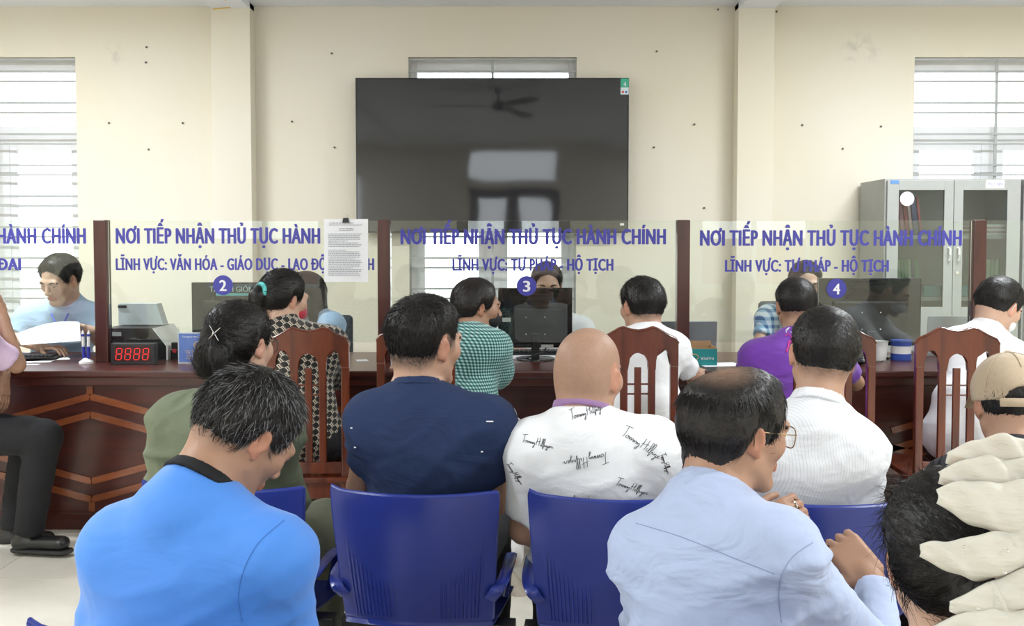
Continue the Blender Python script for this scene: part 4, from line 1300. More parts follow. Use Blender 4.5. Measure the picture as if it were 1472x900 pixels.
def add_head(F, H, nb, neck=.052, face=True, ears=True):
    s = H.s; M = H.A
    E = lambda c, r, k=.02, op='+', R=None: F.ell(H.p(*c), [v * s for v in r], M if R is None else np.array(H.M @ R), k * s, op)
    C = lambda a, b, ra, rb=None, k=.01, op='+': F.cap(H.p(*a), H.p(*b), ra * s, (ra if rb is None else rb) * s, k * s, op)
    E(CRC, CRR); E((0, -.030, -.012), (.064, .066, .062), .03)
    E((0, .030, -.035), (.057, .062, .068), .03)
    for q in (-1, 1):
        C((q * .048, .005, -.052), (q * .020, .066, -.094), .020, .016, .02)
        E((q * .044, .052, -.016), (.024, .026, .026), .02)
    E((0, .072, -.096), (.022, .018, .017), .02)
    C((-.036, .079, .020), (.036, .079, .020), .013, .013, .016)
    if face:
        for q in (-1, 1): E((q * .031, .098, .004), (.017, .014, .010), .010, '-')
        C((0, .086, .012), (0, .107, -.026), .0075, .0115, .010)
        for q in (-1, 1): E((q * .0125, .0985, -.031), (.0085, .010, .0075), .006)
        C((-.020, .087, -.0575), (0, .0955, -.0555), .0045, .0062, .004); C((.020, .087, -.0575), (0, .0955, -.0555), .0045, .0062, .004)
        C((-.017, .087, -.0665), (.017, .087, -.0665), .0062, .0062, .005); C((0, .089, -.066), (0, .092, -.066), .0066, .0066, .005)
        for q in (-1, 1):
            C((q * .046, .074, .003), (q * .031, .0885, .0105), .0045, .005, .004); C((q * .031, .0885, .0105), (q * .016, .083, .003), .005, .004, .004)
            C((q * .044, .075, -.004), (q * .031, .0865, -.0065), .0035, .004, .004); C((q * .031, .0865, -.0065), (q * .018, .083, -.003), .004, .0035, .004)
    if ears:
        for q in (-1, 1):
            R = Matrix.Rotation(q * -.38, 3, 'Z') @ Matrix.Rotation(-.22, 3, 'X')
            E((q * .0775, -.012, -.006), (.0068, .0160, .027), .006, '+', R)
            E((q * .0755, -.003, -.030), (.0055, .008, .009), .006)
            E((q * .0855, -.010, -.002), (.0055, .0095, .017), .004, '-', R)
            C((q * .0785, .002, -.012), (q * .079, .004, -.004), .0045, .004, .004)
    a = H.p(0, -.034, -.048); b = Vector(nb)
    F.cap(H.p(0, .0, -.075), lerp(b, H.p(0, 0, -.12), .4), .046 * s, .050 * s, .02 * s)
    F.cap(a, b, (neck + .003) * s, (neck + .007) * s, .03 * s)


def add_hand(F, W, d, n, curl=(.35, .45, .3), s=1.0, thumb=1, spread=.10, zones=None):
    """five fingers; d = wrist to fingertips, n = the way the palm faces, thumb = side of the thumb"""
    d = Vector(d).normalized(); n = Vector(n); n = (n - d * n.dot(d)).normalized(); lat = d.cross(n) * thumb; W = Vector(W)
    M = np.array([list(lat), list(n), list(d)]).T
    F.cap(W - d * .03, W + d * .03, .024 * s, .021 * s, .012)
    F.rbox(W + d * .052 * s, (.039 * s, .0135 * s, .046 * s), M, .0125 * s, .012)
    tips = []
    for i, (o, ln) in enumerate(((.029, .074), (.0095, .084), (-.0105, .078), (-.029, .061))):
        p = W + d * .092 * s + lat * o * s; ang = 0; dv = (1.5 - i) * spread * .5
        for j, fr in enumerate((.46, .30, .24)):
            ang += curl[j]; e = (d * math.cos(ang) + n * math.sin(ang) + lat * dv).normalized(); q = p + e * ln * fr * s
            F.cap(p, q, (.0090 - .0006 * j) * s, (.0085 - .0007 * j) * s, .003); p = q
        tips.append(p)
    p = W + d * .022 * s + lat * .030 * s
    for L_, e, r in ((.040, d * .62 + lat * .62 + n * .42, .0125), (.030, d * .85 + lat * .25 + n * .48, .0105), (.024, d * .9 + lat * .0 + n * .5, .0095)):
        q = p + e.normalized() * L_ * s; F.cap(p, q, r * s, r * .9 * s, .006); p = q
    if zones is not None:
        c = W + d * .08; zones.append((np.array(c) - .11 * s, np.array(c) + .11 * s, .0055))
    return tips


HAIRLINES = {
    'short': ((-.13, -.045), (-.07, -.050), (-.035, -.030), (-.015, .022), (.005, .028), (.018, -.004), (.040, .004), (.052, .050), (.066, .075), (.085, .20)),
    'fade': ((-.13, -.034), (-.07, -.034), (-.035, -.016), (-.015, .030), (.005, .036), (.020, .020), (.040, .024), (.052, .052), (.066, .078), (.085, .20)),
    'long': ((-.13, -.070), (-.07, -.075), (-.035, -.050), (-.015, .0), (.005, .006), (.018, -.012), (.040, .0), (.055, .055), (.072, .080), (.09, .20)),
}


def hairline_z(kind, y): q = HAIRLINES[kind]; return np.interp(y, [a for a, b in q], [b for a, b in q])


def strands(V, N, D, n, length, lift, rad, seg=4, seed=1, rough=.25, curve=9.0):
    """thin hair strands growing from the surface points V along the flow D"""
    rg = np.random.default_rng(seed); I = rg.integers(0, len(V), n)
    P = V[I].copy(); nn = N[I]; d = D[I] + rg.normal(0, rough, (n, 3))
    d -= nn * (d * nn).sum(1, keepdims=True); d /= np.linalg.norm(d, axis=1, keepdims=True) + 1e-9
    Ln = length * (.6 + .7 * rg.random(n)); lf = lift * (.3 + 1.2 * rg.random(n))
    side = np.cross(d, nn); rings = []
    P = P - nn * .003
    for s in range(seg + 1):
        t = s / seg; a = (Ln * t)[:, None]
        c = P + d * a + nn * (lf[:, None] * a - curve * .5 * a * a * (1 - lf[:, None] * .5))
        r = rad * (1 - .75 * t)
        rings.append(np.stack([c + side * r, c - side * r * .5 + nn * r * .87, c - side * r * .5 - nn * r * .87], 1))
    R = np.stack(rings, 1)                                    # n, seg+1, 3, 3
    base = (np.arange(n) * (seg + 1) * 3)[:, None, None]
    s_ = np.arange(seg)[None, :, None] * 3; k = np.arange(3)[None, None, :]; k2 = (np.arange(3) + 1)[None, None, :] % 3
    Q = np.stack([base + s_ + k, base + s_ + k2, base + s_ + 3 + k2, base + s_ + 3 + k], -1).reshape(-1, 4)
    return R.reshape(-1, 3), Q, np.repeat(I, (seg + 1) * 3)


def make_hair(root, H, sp, near):
    """hair volume hugging the skull, extra locks, and loose strands over it"""
    s = H.s; th = sp.get('th', .012); kind = sp.get('line', 'short')
    F = Field(); sc = lambda v: [q * s for q in v]
    tp = sp.get('taper', .05); ex = sp.get('ex', .75); crown_thin = sp.get('thin')
    def scalp(X, Y, Z):
        x, y, z = H.locg(X, Y, Z)
        def el(c, r):
            p_, q_, w_ = (x - c[0]) / r[0], (y - c[1]) / r[1], (z - c[2]) / r[2]
            k0 = np.sqrt(p_ * p_ + q_ * q_ + w_ * w_); k1 = np.sqrt((p_ / r[0]) ** 2 + (q_ / r[1]) ** 2 + (w_ / r[2]) ** 2) + 1e-6
            return k0 * (k0 - 1) / k1
        a = el(CRC, CRR); b = el((0, -.030, -.012), (.064, .066, .062)); k = .03
        h = np.maximum(k - np.abs(a - b), 0) / k; d = np.minimum(a, b) - h * h * k * .25
        zl = hairline_z(kind, y) - sp.get('low', 0) - .010 * np.clip(np.abs(x) / .07, 0, 1) * (y > .03)
        f = np.clip((z - zl) / tp, 0, 1) ** ex
        t_ = f * (th + .003) - .004 * (z < zl) - .0015
        if crown_thin:
            dc = np.sqrt((x - crown_thin[0]) ** 2 + (y - crown_thin[1]) ** 2 + (z - crown_thin[2]) ** 2); t_ = t_ * np.clip((dc - .02) / .06, .12, 1)
        return (d - t_) * s
    R_ = .16 * s; F._add(scalp, np.array(H.c) - R_, np.array(H.c) + R_, .01, '+')
    for q in sp.get('cut', ()): F.ell(H.p(*q[0]), sc(q[1]), H.A, .012, '-')
    for e in sp.get('locks', ()):
        if e[0] == 'e': F.ell(H.p(*e[1]), sc(e[2]), np.array(H.M @ Euler(e[3] if len(e) > 3 else (0, 0, 0)).to_matrix()), e[4] * s if len(e) > 4 else .02 * s)
        else: F.cap(H.p(*e[1]), H.p(*e[2]), e[3] * s, e[4] * s, e[5] * s if len(e) > 5 else .015 * s)
    V, Q = F.surface(.0045 if near else .0065)
    N = vnormals(V, Q); L = H.loc(V)
    flow = sp.get('flow', 'crown')
    if flow == 'crown':
        c = np.array(sp.get('crown', (.01, -.060, .100))); D = L - c; D[:, 2] -= .03
    elif flow == 'tie':
        c = np.array(sp['tie']); D = c - L
        for f in sp.get('tail', ()):      # below/behind the tie the locks run down
            m = ((L - np.array(f[0])) ** 2).sum(1) < f[1] ** 2; D[m] = np.array(f[2])
    else: D = np.tile(np.array([0, -.1, -1.0]), (len(L), 1))
    D = (D / (np.linalg.norm(D, axis=1, keepdims=True) + 1e-9)) @ H.A.T
    # grooves along the flow
    w = np.cross(D, N); w /= np.linalg.norm(w, axis=1, keepdims=True) + 1e-9
    ph = (V * w).sum(1)
    V = V + N * (vnoise(np.stack([ph * 140, (V * D).sum(1) * 18, (V * N).sum(1) * 18], 1)) * sp.get('groove', .0018))[:, None]
    base = np.array(sp.get('col', (.011, .009, .008)))
    g = sp.get('grey', 0.0)
    n = int(sp.get('n', 2600) * (1 if near else .5))
    el_ = lambda c, r: (((L - np.array(c)) / np.array(r)) ** 2).sum(1)
    vis = ~((el_(CRC, CRR) < 1.02) | (el_((0, -.030, -.012), (.064, .066, .062)) < 1.0)) ; ix = np.nonzero(vis)[0]
    if crown_thin:
        dc = np.sqrt(((L - np.array(crown_thin)) ** 2).sum(1)); keep = np.random.default_rng(4).random(len(L)) < np.clip((dc - .012) / .06, .06, 1); ix = np.nonzero(vis & keep)[0]
    SV, SQ, I = strands(V[ix], N[ix], D[ix], n, sp.get('len', .030) * s, sp.get('lift', .30), sp.get('rad', .0008), 4, sp.get('seed', 1), sp.get('rough', .25), sp.get('curve', 7.0))
    c0 = np.tile(base, (len(V), 1)) * (1 + .0 * L[:, :1])
    if crown_thin:
        m_ = np.clip(1 - (dc - .012) / .055, 0, 1)[:, None] * .85; c0 = c0 * (1 - m_) + np.array(sp['scalp']) * m_
    cs = np.repeat(base[None] * (.6 + 2.6 * np.random.default_rng(3).random((n, 1)) ** 2.5), 15, axis=0)
    if g:
        gm = np.repeat(np.random.default_rng(5).random(n) < g, 15); cs[gm] = np.array((.30, .30, .31)) * (.5 + .8 * np.random.default_rng(6).random((gm.sum(), 1)))
    if 'tint' in sp: cs[::1] = cs + np.array(sp['tint']) * .5
    me = np_mesh('hair', np.concatenate([V, SV]) - np.array(root.location), np.concatenate([Q, SQ + len(V)]), np.concatenate([c0, cs]))
    return link('hair', me, HAIR, root)


def torso_ops(F, J, off, wide, fem=False, belly=0.0):
    SL, SR, pel, nb = J['SL'], J['SR'], J['pel'], J['nb']
    side = (SR - SL).normalized(); mid = (SL + SR) / 2; up = (mid - pel).normalized(); fwd = up.cross(side).normalized()
    bw = (SR - SL).length / 2; J['side'], J['up'], J['fwd'], J['mid'] = side, up, fwd, mid
    M = np.array([list(side), list(fwd), list(up)]).T
    chest = mid - up * .085 + fwd * .01; waist = pel + (mid - pel) * .36 - fwd * J.get('slouch', .03)
    wa = (.128 if fem else .142) * wide
    F.ell(pel, (.168 * wide + off, .125 + off, .115 + off), M, .05)
    F.ecap(pel, waist, .155 * wide + off, wa + off, side, .74, .06)
    F.ecap(waist, chest, wa + off, bw * .94 + off, side, .70, .07)
    if belly: F.ell(waist + fwd * .05, (wa * .95 + off, .10 + belly, .13), M, .06)
    F.ell(mid - up * .075 - fwd * .022, (bw * .95 + off, .078 + off, .125 + off), M, .05)
    F.cap(SL, SR, .042 + off, .042 + off, .07)
    F.ell(mid - up * .085 - fwd * .026, (bw * .97 + off, .068 + off, .10 + off), M, .06)
    for S in (SL, SR): F.cap(nb - up * .022, lerp(nb, S, .97) - up * .002, .046 + off * .6, .043 + off, .10)
    if fem:
        for q in (-1, 1): F.ell(chest + side * q * .07 + fwd * .085 - up * .02, (.06 + off,) * 3, M, .04)


def folds(V, N, amp, seed, J, freq=9.0, elbow=()):
    """cloth folds: long soft ridges, tighter near bends"""
    s = seed * 7.31
    w = vnoise(V * 3.1 + s) * .35
    a = 1 - np.abs(vnoise(np.stack([V[:, 0] * freq * .55 + V[:, 2] * freq * .35 + w * 2, V[:, 1] * freq * .6, V[:, 2] * freq * 1.3 - V[:, 0] * freq * .4 + w * 3], 1) + s))
    b = vnoise(V * 4.3 + s * 2)
    k = np.ones(len(V))
    for e, r, g in elbow:
        d2 = ((V - np.array(e)) ** 2).sum(1) / r ** 2; k += g * np.exp(-d2)
    c = 1 - np.abs(vnoise(np.stack([V[:, 0] * 14 + V[:, 2] * 9, V[:, 1] * 10, V[:, 2] * 24 - V[:, 0] * 11], 1) + s * 3))
    return V + N * ((a ** 3 - .35) * amp * k + b * amp * .8 + (c ** 4 - .2) * amp * .45 * k)[:, None]


def person(label, head, hrot, SL, SR, pel, hs=1.0, skin=(.46, .27, .18), hair=None, shirt=None, trousers=None, arms=None, legs=None,
           near=True, collar_up=0.0, bulk=0.0, nbw=.62, wide=1.0, fem=False, eyes=False, belly=0.0, collar='polo', collar_mat=None, sleeve=.62, long=False, fold=.004, slouch=.03,
           stubble=None, hands=None, seed=1, pelz=.52, nbup=.05, nbback=.0, face=True, shoes=None, neck=.050, fr=.0, buttonless=True, shoulder_r=.0, cloth_extra=None, group=None, bare_head=False):
    P3 = lambda q: at(*q) if not isinstance(q, Vector) else q
    J = {'SL': P3(SL), 'SR': P3(SR)}
    px, pz, py = pel; J['pel'] = Vector((at(px, 500, py).x, py, pz))
    J['slouch'] = slouch
    mid = (J['SL'] + J['SR']) / 2; sd = (J['SR'] - J['SL']).normalized(); up = (mid - J['pel']).normalized(); fw = up.cross(sd).normalized()
    H = HeadFrame(P3(head), hrot, hs)
    base = H.p(0, -.03, -.075); dv = (base - mid)
    n1 = mid + up * nbup + fw * (-.012 - nbback) + Vector((dv.x, dv.y, 0)) * .25; n2 = H.p(0, -.040, -.112)
    J['nb'] = lerp(n1, n2, nbw)
    root = empty('person', (J['pel'].x, J['pel'].y, 0), 0, label, 'person', group)
    O = np.array(root.location)
    zones = [(np.array(H.c) - .125 * hs, np.array(H.c) + .125 * hs, .0038 if near else .0058)]
    B = Field(); torso_ops(B, J, 0.0, wide * .97, fem, belly)
    side, up, fwd = J['side'], J['up'], J['fwd']
    az = 1.0 if not fem else .86
    arms = arms or {}
    hands = hands or {}
    AJ = {}
    for q, S in (('L', J['SL']), ('R', J['SR'])):
        sg = -1 if q == 'L' else 1
        E = P3(arms[q][0]) if q in arms else S + side * sg * .055 - up * .25 + fwd * .09
        W = P3(arms[q][1]) if q in arms else E - side * sg * .09 + fwd * .21 + Vector((0, 0, -.02))
        AJ[q] = (S, E, W)
        B.cap(S, E, .046 * az, .037 * az, .03); B.cap(E, W, .037 * az, .025 * az, .015); B.ell(S, (.045 * az,) * 3, None, .03)
        h = hands.get(q, {})
        d = Vector(h['d']) if 'd' in h else (W - E).normalized()
        n = Vector(h['n']) if 'n' in h else Vector((0, 0, -1))
        if abs(d.normalized().dot(n.normalized())) > .95: n = fwd
        th = h.get('thumb', 1 if q == 'L' else -1) * (1 if True else 1)
        J['tips' + q] = add_hand(B, W + d * .0, d, n, h.get('curl', (.35, .45, .3)), (.98 if not fem else .86) * h.get('s', 1.0), th, zones=zones if 'd' in h else None)
    legs = legs or {}
    LJ = {}
    for q, sg in (('L', -1), ('R', 1)):
        f2 = Vector((fwd.x, fwd.y, 0)).normalized(); s2 = Vector((side.x, side.y, 0)).normalized()
        hip = J['pel'] + s2 * sg * .085 - Vector((0, 0, .01))
        K = legs[q][0] if q in legs else hip + f2 * .40 + s2 * sg * .05 + Vector((0, 0, .015))
        A = legs[q][1] if q in legs else Vector((K.x, K.y, .09)) + f2 * .0
        toe = legs[q][2] if q in legs and len(legs[q]) > 2 else f2
        K = Vector((K.x, K.y, min(K.z, .56) if q not in legs else K.z))
        LJ[q] = (hip, K, A, Vector(toe))
        B.cap(hip, K, .075, .052, .03); B.cap(K, A, .050, .034, .02); tn = Vector(toe).normalized(); uv = tn.cross(Vector((0, 0, 1)).cross(tn).normalized()); B.cap(A - uv * .045 - tn * .02, A - uv * .05 + tn * .125, .027, .024, .02)
    add_head(B, H, J['nb'], neck, face)
    V, Q = B.surface(.0115 if near else .014, zones)
    L = H.loc(V)
    col = np.tile(np.array(skin), (len(V), 1))
    col *= (1 + .10 * vnoise(V * 18 + seed))[:, None]
    lip = (np.abs(L[:, 0]) < .024) & (L[:, 1] > .080) & (np.abs(L[:, 2] + .061) < .0095)
    col[lip] = col[lip] * np.array((.95, .62, .60))
    ear = (np.abs(L[:, 0]) > .074) & (np.abs(L[:, 2]) < .045) & (np.abs(L[:, 1]) < .035); col[ear] *= np.array((1.06, .86, .82))
    chk = np.exp(-(((np.abs(L[:, 0]) - .045) / .02) ** 2 + ((L[:, 1] - .06) / .03) ** 2 + ((L[:, 2] + .02) / .025) ** 2)); col *= 1 - chk[:, None] * np.array((0, .10, .10))
    if stubble:
        zl = hairline_z('short', L[:, 1]) - .022
        m = np.clip((L[:, 2] - zl) / .03, 0, 1) * (L[:, 2] > -.08) * (np.abs(L[:, 0]) < .082) * (1 - ear) * stubble
        m *= np.clip(.85 + .35 * vnoise(V * 260), .5, 1.1)
        col = col * (1 - m[:, None]) + np.array((.035, .028, .025)) * m[:, None]
    link('body', np_mesh('body', V - O, Q, np.clip(col, 0, 1)), SKIN, root)
    if eyes:
        for q in (-1, 1):
            f = Field(); c = H.p(q * .031, .0735, .002); f.ell(c, (.0118 * hs,) * 3, None, .001); EV, EQ = f.surface(.0022)
            g = H.loc(EV) - np.array((q * .031, .0735, .002)); rr = np.hypot(g[:, 0], g[:, 2] + .002); ec = np.tile(np.array((.72, .70, .67)), (len(EV), 1))
            ec[(rr < .0058) & (g[:, 1] > 0)] = (.03, .018, .012); ec[(rr < .0024) & (g[:, 1] > 0)] = (.002, .002, .002)
            link('eye', np_mesh('eye', EV - O, EQ, ec), EYEM, root)
            f = Field()
            pts = [(q * .016, .0905, .0205), (q * .028, .0925, .0255), (q * .040, .0855, .0245), (q * .049, .0760, .019)]
            for a, b in zip(pts[:-1], pts[1:]): f.cap(H.p(*a), H.p(*b), .0042 * hs, .0038 * hs, .003)
            EV, EQ = f.surface(.0022); link('eyebrow', np_mesh('eyebrow', EV - O, EQ, np.tile(np.array((.016, .012, .010)), (len(EV), 1))), HAIR, root)
    if hair: make_hair(root, H, hair, near)
    # ---- shirt
    if shirt is not None:
        off = .0085 + bulk
        S = Field(); torso_ops(S, J, off, wide, fem, belly)
        el = []
        for q in 'LR':
            s_, E, W = AJ[q]
            if long:
                S.cap(s_, E, .050 * az + off * .5, .046 * az + off * .4, .06); e2 = lerp(E, W, .93); S.cap(E, e2, .046 * az + off * .4, .034 * az + off * .3, .02, cut=[(e2, W - E)])
                el.append((E, .10, 1.6))
            else:
                e2 = lerp(s_, E, sleeve); S.cap(s_, e2 + (E - s_) * .1, .049 * az + off * .5, .050 * az + off * .75, .055, cut=[(e2, E - s_)])
            S.ell(s_, (.043 * az + off,) * 3, None, .06); el.append((s_ - up * .08, .10, .8))
        ax = (H.p(0, -.02, -.05) - J['nb']).normalized()
        S.cap(J['nb'] - ax * .05, J['nb'] + ax * .012, neck * hs + .028, neck * hs + .016, .03, cut=[(J['nb'] + ax * .008, ax)])
        if cloth_extra: cloth_extra(S, J, H, AJ)
        V, Q = S.surface(.0085 if near else .012)
        V = folds(V, vnormals(V, Q), fold, seed, J, elbow=el)
        V = relax(V, Q, 1, .4)
        so = link('shirt', np_mesh('shirt', V - O, Q), shirt, root)
        J['shirt'] = so
        if collar:
            C = Field(); nb = J['nb'] + ax * collar_up; r = neck * hs
            if collar in ('polo', 'shirt'):
                h = .040 if collar == 'polo' else .046
                C.cap(nb + ax * .004, nb + ax * .06, r + .031, r + .006, .004, cut=[(nb + ax * h + fwd * 0, ax - fwd * .10), (nb + ax * .010, -ax)])
            elif collar == 'crew':
                C.cap(nb - ax * .01, nb + ax * .06, r + .026, r + .020, .004, cut=[(nb + ax * .042, ax - fwd * .25), (nb + ax * .010, -ax)])
            CV, CQ = C.surface(.0055 if near else .009)
            CV = CV + vnormals(CV, CQ) * (vnoise(CV * 22) * .0015)[:, None]
            link('collar', np_mesh('collar', CV - O, CQ), collar_mat or shirt, so)
    # ---- trousers and shoes
    T = Field(); M = np.array([list(side), list(fwd), list(up)]).T
    T.ell(J['pel'] - Vector((0, 0, .02)), (.172 * wide, .130, .095), M, .05)
    for q in 'LR':
        hip, K, A, toe = LJ[q]
        T.cap(hip, K, .092, .074, .04); e = A + (K - A).normalized() * .03
        T.cap(K, e, .072, .064, .03, cut=[(A, A - K)])
    V, Q = T.surface(.014); V = folds(V, vnormals(V, Q), .005, seed + 3, J)
    link('trousers', np_mesh('trousers', V - O, Q), trousers or TROUSER_DARK, root)
    for q in 'LR':
        hip, K, A, toe = LJ[q]; toe = toe.normalized(); sdv = Vector((0, 0, 1)).cross(toe).normalized(); upv = toe.cross(sdv).normalized() * -1
        if upv.z < 0 and abs(toe.z) < .8: upv = -upv
        Sx = Field(); b = A - upv * .045
        Sx.ecap(b - toe * .045, b + toe * .155, .037, .040, sdv, .82, .02, cut=[(b - upv * .042, -upv)]); Sx.ecap(b - toe * .03 + upv * .0, b - toe * .01 + upv * .05, .040, .037, sdv, 1.0, .03, cut=[(b + upv * .06, upv)])
        V, Q = Sx.surface(.008); sh = link('shoe', np_mesh('shoe', V - O, Q), (shoes or SHOE_BLACK), root)
        Sx = Field(); Sx.ecap(b - toe * .05 - upv * .032, b + toe * .165 - upv * .032, .040, .043, sdv, .9, .01, cut=[(b - upv * .028, upv), (b - upv * .045, -upv)])
        V, Q = Sx.surface(.008); link('sole', np_mesh('sole', V - O, Q), SOLE, sh)
    J['H'] = H; J['root'] = root; J['AJ'] = AJ
    return J


TROUSER_DARK = cloth('black_trouser_cloth', (.012, .012, .014))
SHOE_BLACK = mat('black_shoe_leather', (.010, .010, .010), .35, var=.2, vscale=30)
SOLE = mat('dark_rubber_sole', (.02, .02, .02), .8, var=.2)


def bvh_of(o):
    me = o.data; M = o.matrix_world if o.parent is None else Matrix.Translation(o.parent.location)
    V = [M @ v.co for v in me.vertices]
    return BVHTree.FromPolygons(V, [tuple(p.vertices) for p in me.polygons])


def drape(me, bvh, Y0, lift=.0016):
    """press flat lettering (built in x-z) onto a surface, along +y"""
    bm = bmesh.new(); bm.from_mesh(me); bad = []
    for v in bm.verts:
        h = bvh.ray_cast(Vector((v.co.x, Y0, v.co.z)), Vector((0, 1, 0)))
        if h[0] is None: bad.append(v)
        else: v.co.y = h[0].y - lift
    if bad: bmesh.ops.delete(bm, geom=bad, context='VERTS')
    bm.to_mesh(me); bm.free()
    return me
# ================================================================= the people in the photograph
BLK = (.010, .008, .0075)
LB = cloth('light_blue_shirt', (.42, .58, .80))
NAVY = cloth('navy_polo', (.016, .030, .085), .85, .08)
AZURE = cloth('bright_blue_polo', (.065, .235, .69), .62, .03, .05, crease=.10)
WHITE = cloth('white_cotton', (.80, .81, .83), .8, .02)
PURP = cloth('purple_tshirt', (.17, .045, .38), .8, .06)
OLIVE = cloth('olive_jacket', (.135, .155, .10), .85, .08)
PALE = cloth('pale_blue_shirt', (.40, .47, .66), .75, .03, .08, crease=.5)
PINK = cloth('pink_lilac_shirt', (.62, .45, .62), .8, .03)
GING = pattern_cloth('teal_gingham', 'gingham'); LOZ = pattern_cloth('black_beige_lozenge', 'lozenge'); STRI = pattern_cloth('white_striped_shirt', 'stripe'); PLAI = pattern_cloth('blue_plaid', 'plaid')
BLACKC = cloth('black_knit_collar', (.012, .012, .014), .85)
LILAC = cloth('lilac_knit_collar', (.30, .17, .34), .85)
GREYT = cloth('pale_grey_trousers', (.62, .60, .60), .85)
OLIVET = cloth('olive_trousers', (.085, .09, .06), .85)
MASKW = cloth('white_face_mask', (.80, .81, .83), .75, .02); MASKB = cloth('black_face_mask', (.012, .012, .013), .7); MASKR = cloth('red_face_mask', (.45, .03, .06), .7)
SHOE_BEIGE = mat('beige_sneaker', (.42, .37, .31), .7, var=.12, vscale=25)
SKD = (.40, .225, .145); SKM = (.48, .285, .195); SKL = (.58, .37, .27)


def vy(px, py, Y): return at(px, py, Y)


SH = dict(n=8000, len=.018, lift=.26, line='short', th=.014, col=BLK, curve=9.5, taper=.075, ex=1.0, rad=.0009, low=.006)

# ---- front row: the man in bright blue polo
J = person('man in bright blue polo with black collar, bending his grey-flecked head', (354, 624, 2.02), (-42, -40, 8), (178, 788, 1.93), (394, 802, 1.87), (268, .47, 1.92),
           hs=1.06, skin=SKD, hair=dict(SH, grey=.22, th=.015, len=.026, lift=.28, n=9000, seed=2, low=.012), shirt=AZURE, collar='polo', collar_mat=BLACKC, wide=1.22, fold=.0035, sleeve=.8,
           arms={'L': ((135, 960, 1.98), (210, 1010, 2.2)), 'R': ((425, 950, 1.96), (380, 1000, 2.18))}, legs={'L': (Vector((-.74, 2.27, .46)), Vector((-.74, 2.29, .09))), 'R': (Vector((-.60, 2.27, .46)), Vector((-.60, 2.29, .09)))}, seed=2, stubble=.5, nbup=.065)

AZ = J
# ---- the old man with glasses
J = person('old man with thinning hair and glasses in pale blue shirt', (1058, 618, 2.0), (-66, -8, 2), (935, 800, 1.96), (1118, 795, 1.78), (1045, .47, 1.86),
           hs=1.07, skin=SKD, hair=dict(SH, th=.014, len=.040, lift=.05, rough=.12, n=9000, crown=(0, -.035, .108), thin=(0, -.045, .105), scalp=(.30, .18, .12), col=(.013, .010, .009), seed=3, curve=10.5, low=.034, locks=(('e', (0, -.058, -.058), (.060, .036, .050)),)),
           shirt=PALE, collar='shirt', wide=1.12, long=True, fold=.007, seed=5, pelz=.5, nbup=.06, eyes=True,
           arms={'R': (vy(1262, 955, 1.90), vy(1256, 838, 2.10)), 'L': (vy(930, 910, 2.10), vy(1088, 762, 2.30))},
           hands={'R': dict(d=vy(1185, 752, 2.18) - vy(1256, 838, 2.10), n=(0, .95, -.25), curl=(.95, 1.3, .8), thumb=1, s=1.08),
                  'L': dict(d=(.85, .05, .48), n=(.1, .75, -.6), curl=(.55, .9, .6), thumb=1)})
OLD = J
# ---- row in front: navy man
J = person('man in navy polo seen from behind, short black hair', (612, 494, 2.80), (-40, -2, 4), (537, 606, 2.74), (702, 610, 2.70), (607, .47, 2.83),
           hs=1.08, skin=SKM, hair=dict(SH, line='fade', th=.017, len=.022, lift=.24, n=9000, seed=4, taper=.085, ex=1.15), shirt=NAVY, collar='polo', wide=.98, fold=.0045, seed=7, stubble=.95, eyes=True,
           arms={'L': ((517, 700, 2.86), (560, 740, 3.0)), 'R': ((711, 722, 2.80), (690, 735, 3.02))})
NAV = J
# ---- bald man
J = person('bald man in white signature-print polo with lilac collar', (846, 538, 2.74), (-30, -6, 3), (766, 646, 2.68), (940, 644, 2.64), (850, .47, 2.79),
           hs=1.13, skin=SKM, hair=None, shirt=WHITE, collar='crew', collar_mat=LILAC, wide=1.0, fold=.0038, seed=9, stubble=.22, eyes=True, sleeve=.78,
           nbup=.062, neck=.051, nbw=.70, collar_up=.016,
           arms={'L': ((752, 762, 2.74), (800, 790, 2.95)), 'R': ((955, 765, 2.74), (905, 790, 2.95))})
BALD = J
# ---- white striped shirt
J = person('man in white striped shirt, neat black hair, seen from behind', (1182, 510, 2.68), (-6, -6, 7), (1092, 640, 2.62), (1230, 650, 2.58), (1160, .47, 2.74),
           hs=1.04, skin=SKM, hair=dict(SH, line='short', th=.013, len=.013, lift=.25, n=9000, crown=(-.0, -.075, .085), seed=5, low=.008), shirt=STRI, collar='shirt', wide=1.02, long=True, fold=.0055, seed=11, stubble=.6,
           arms={'L': ((1068, 745, 2.72), (1110, 790, 2.92)), 'R': ((1250, 740, 2.74), (1205, 790, 2.94))}, nbup=.058)


# ---- olive woman
def hood(S, J, H, AJ):
    nb = J['nb']; sd, up, fw = J['side'], J['up'], J['fwd']
    for t in np.linspace(-2.6, 2.6, 12):
        c = nb - up * .03 + sd * (.098 * math.sin(t)) - fw * (.082 * math.cos(t)); c2 = nb - up * .03 + sd * (.098 * math.sin(t + .47)) - fw * (.082 * math.cos(t + .47))
        S.cap(c, c2, .030, .030, .02)
    S.ell(nb - fw * .085 - up * .06 - sd * .03, (.085, .035, .07), None, .03)
    S.cap(J['SL'] - up * .01, J['SL'] - up * .12 - sd * .02, .075, .07, .05)


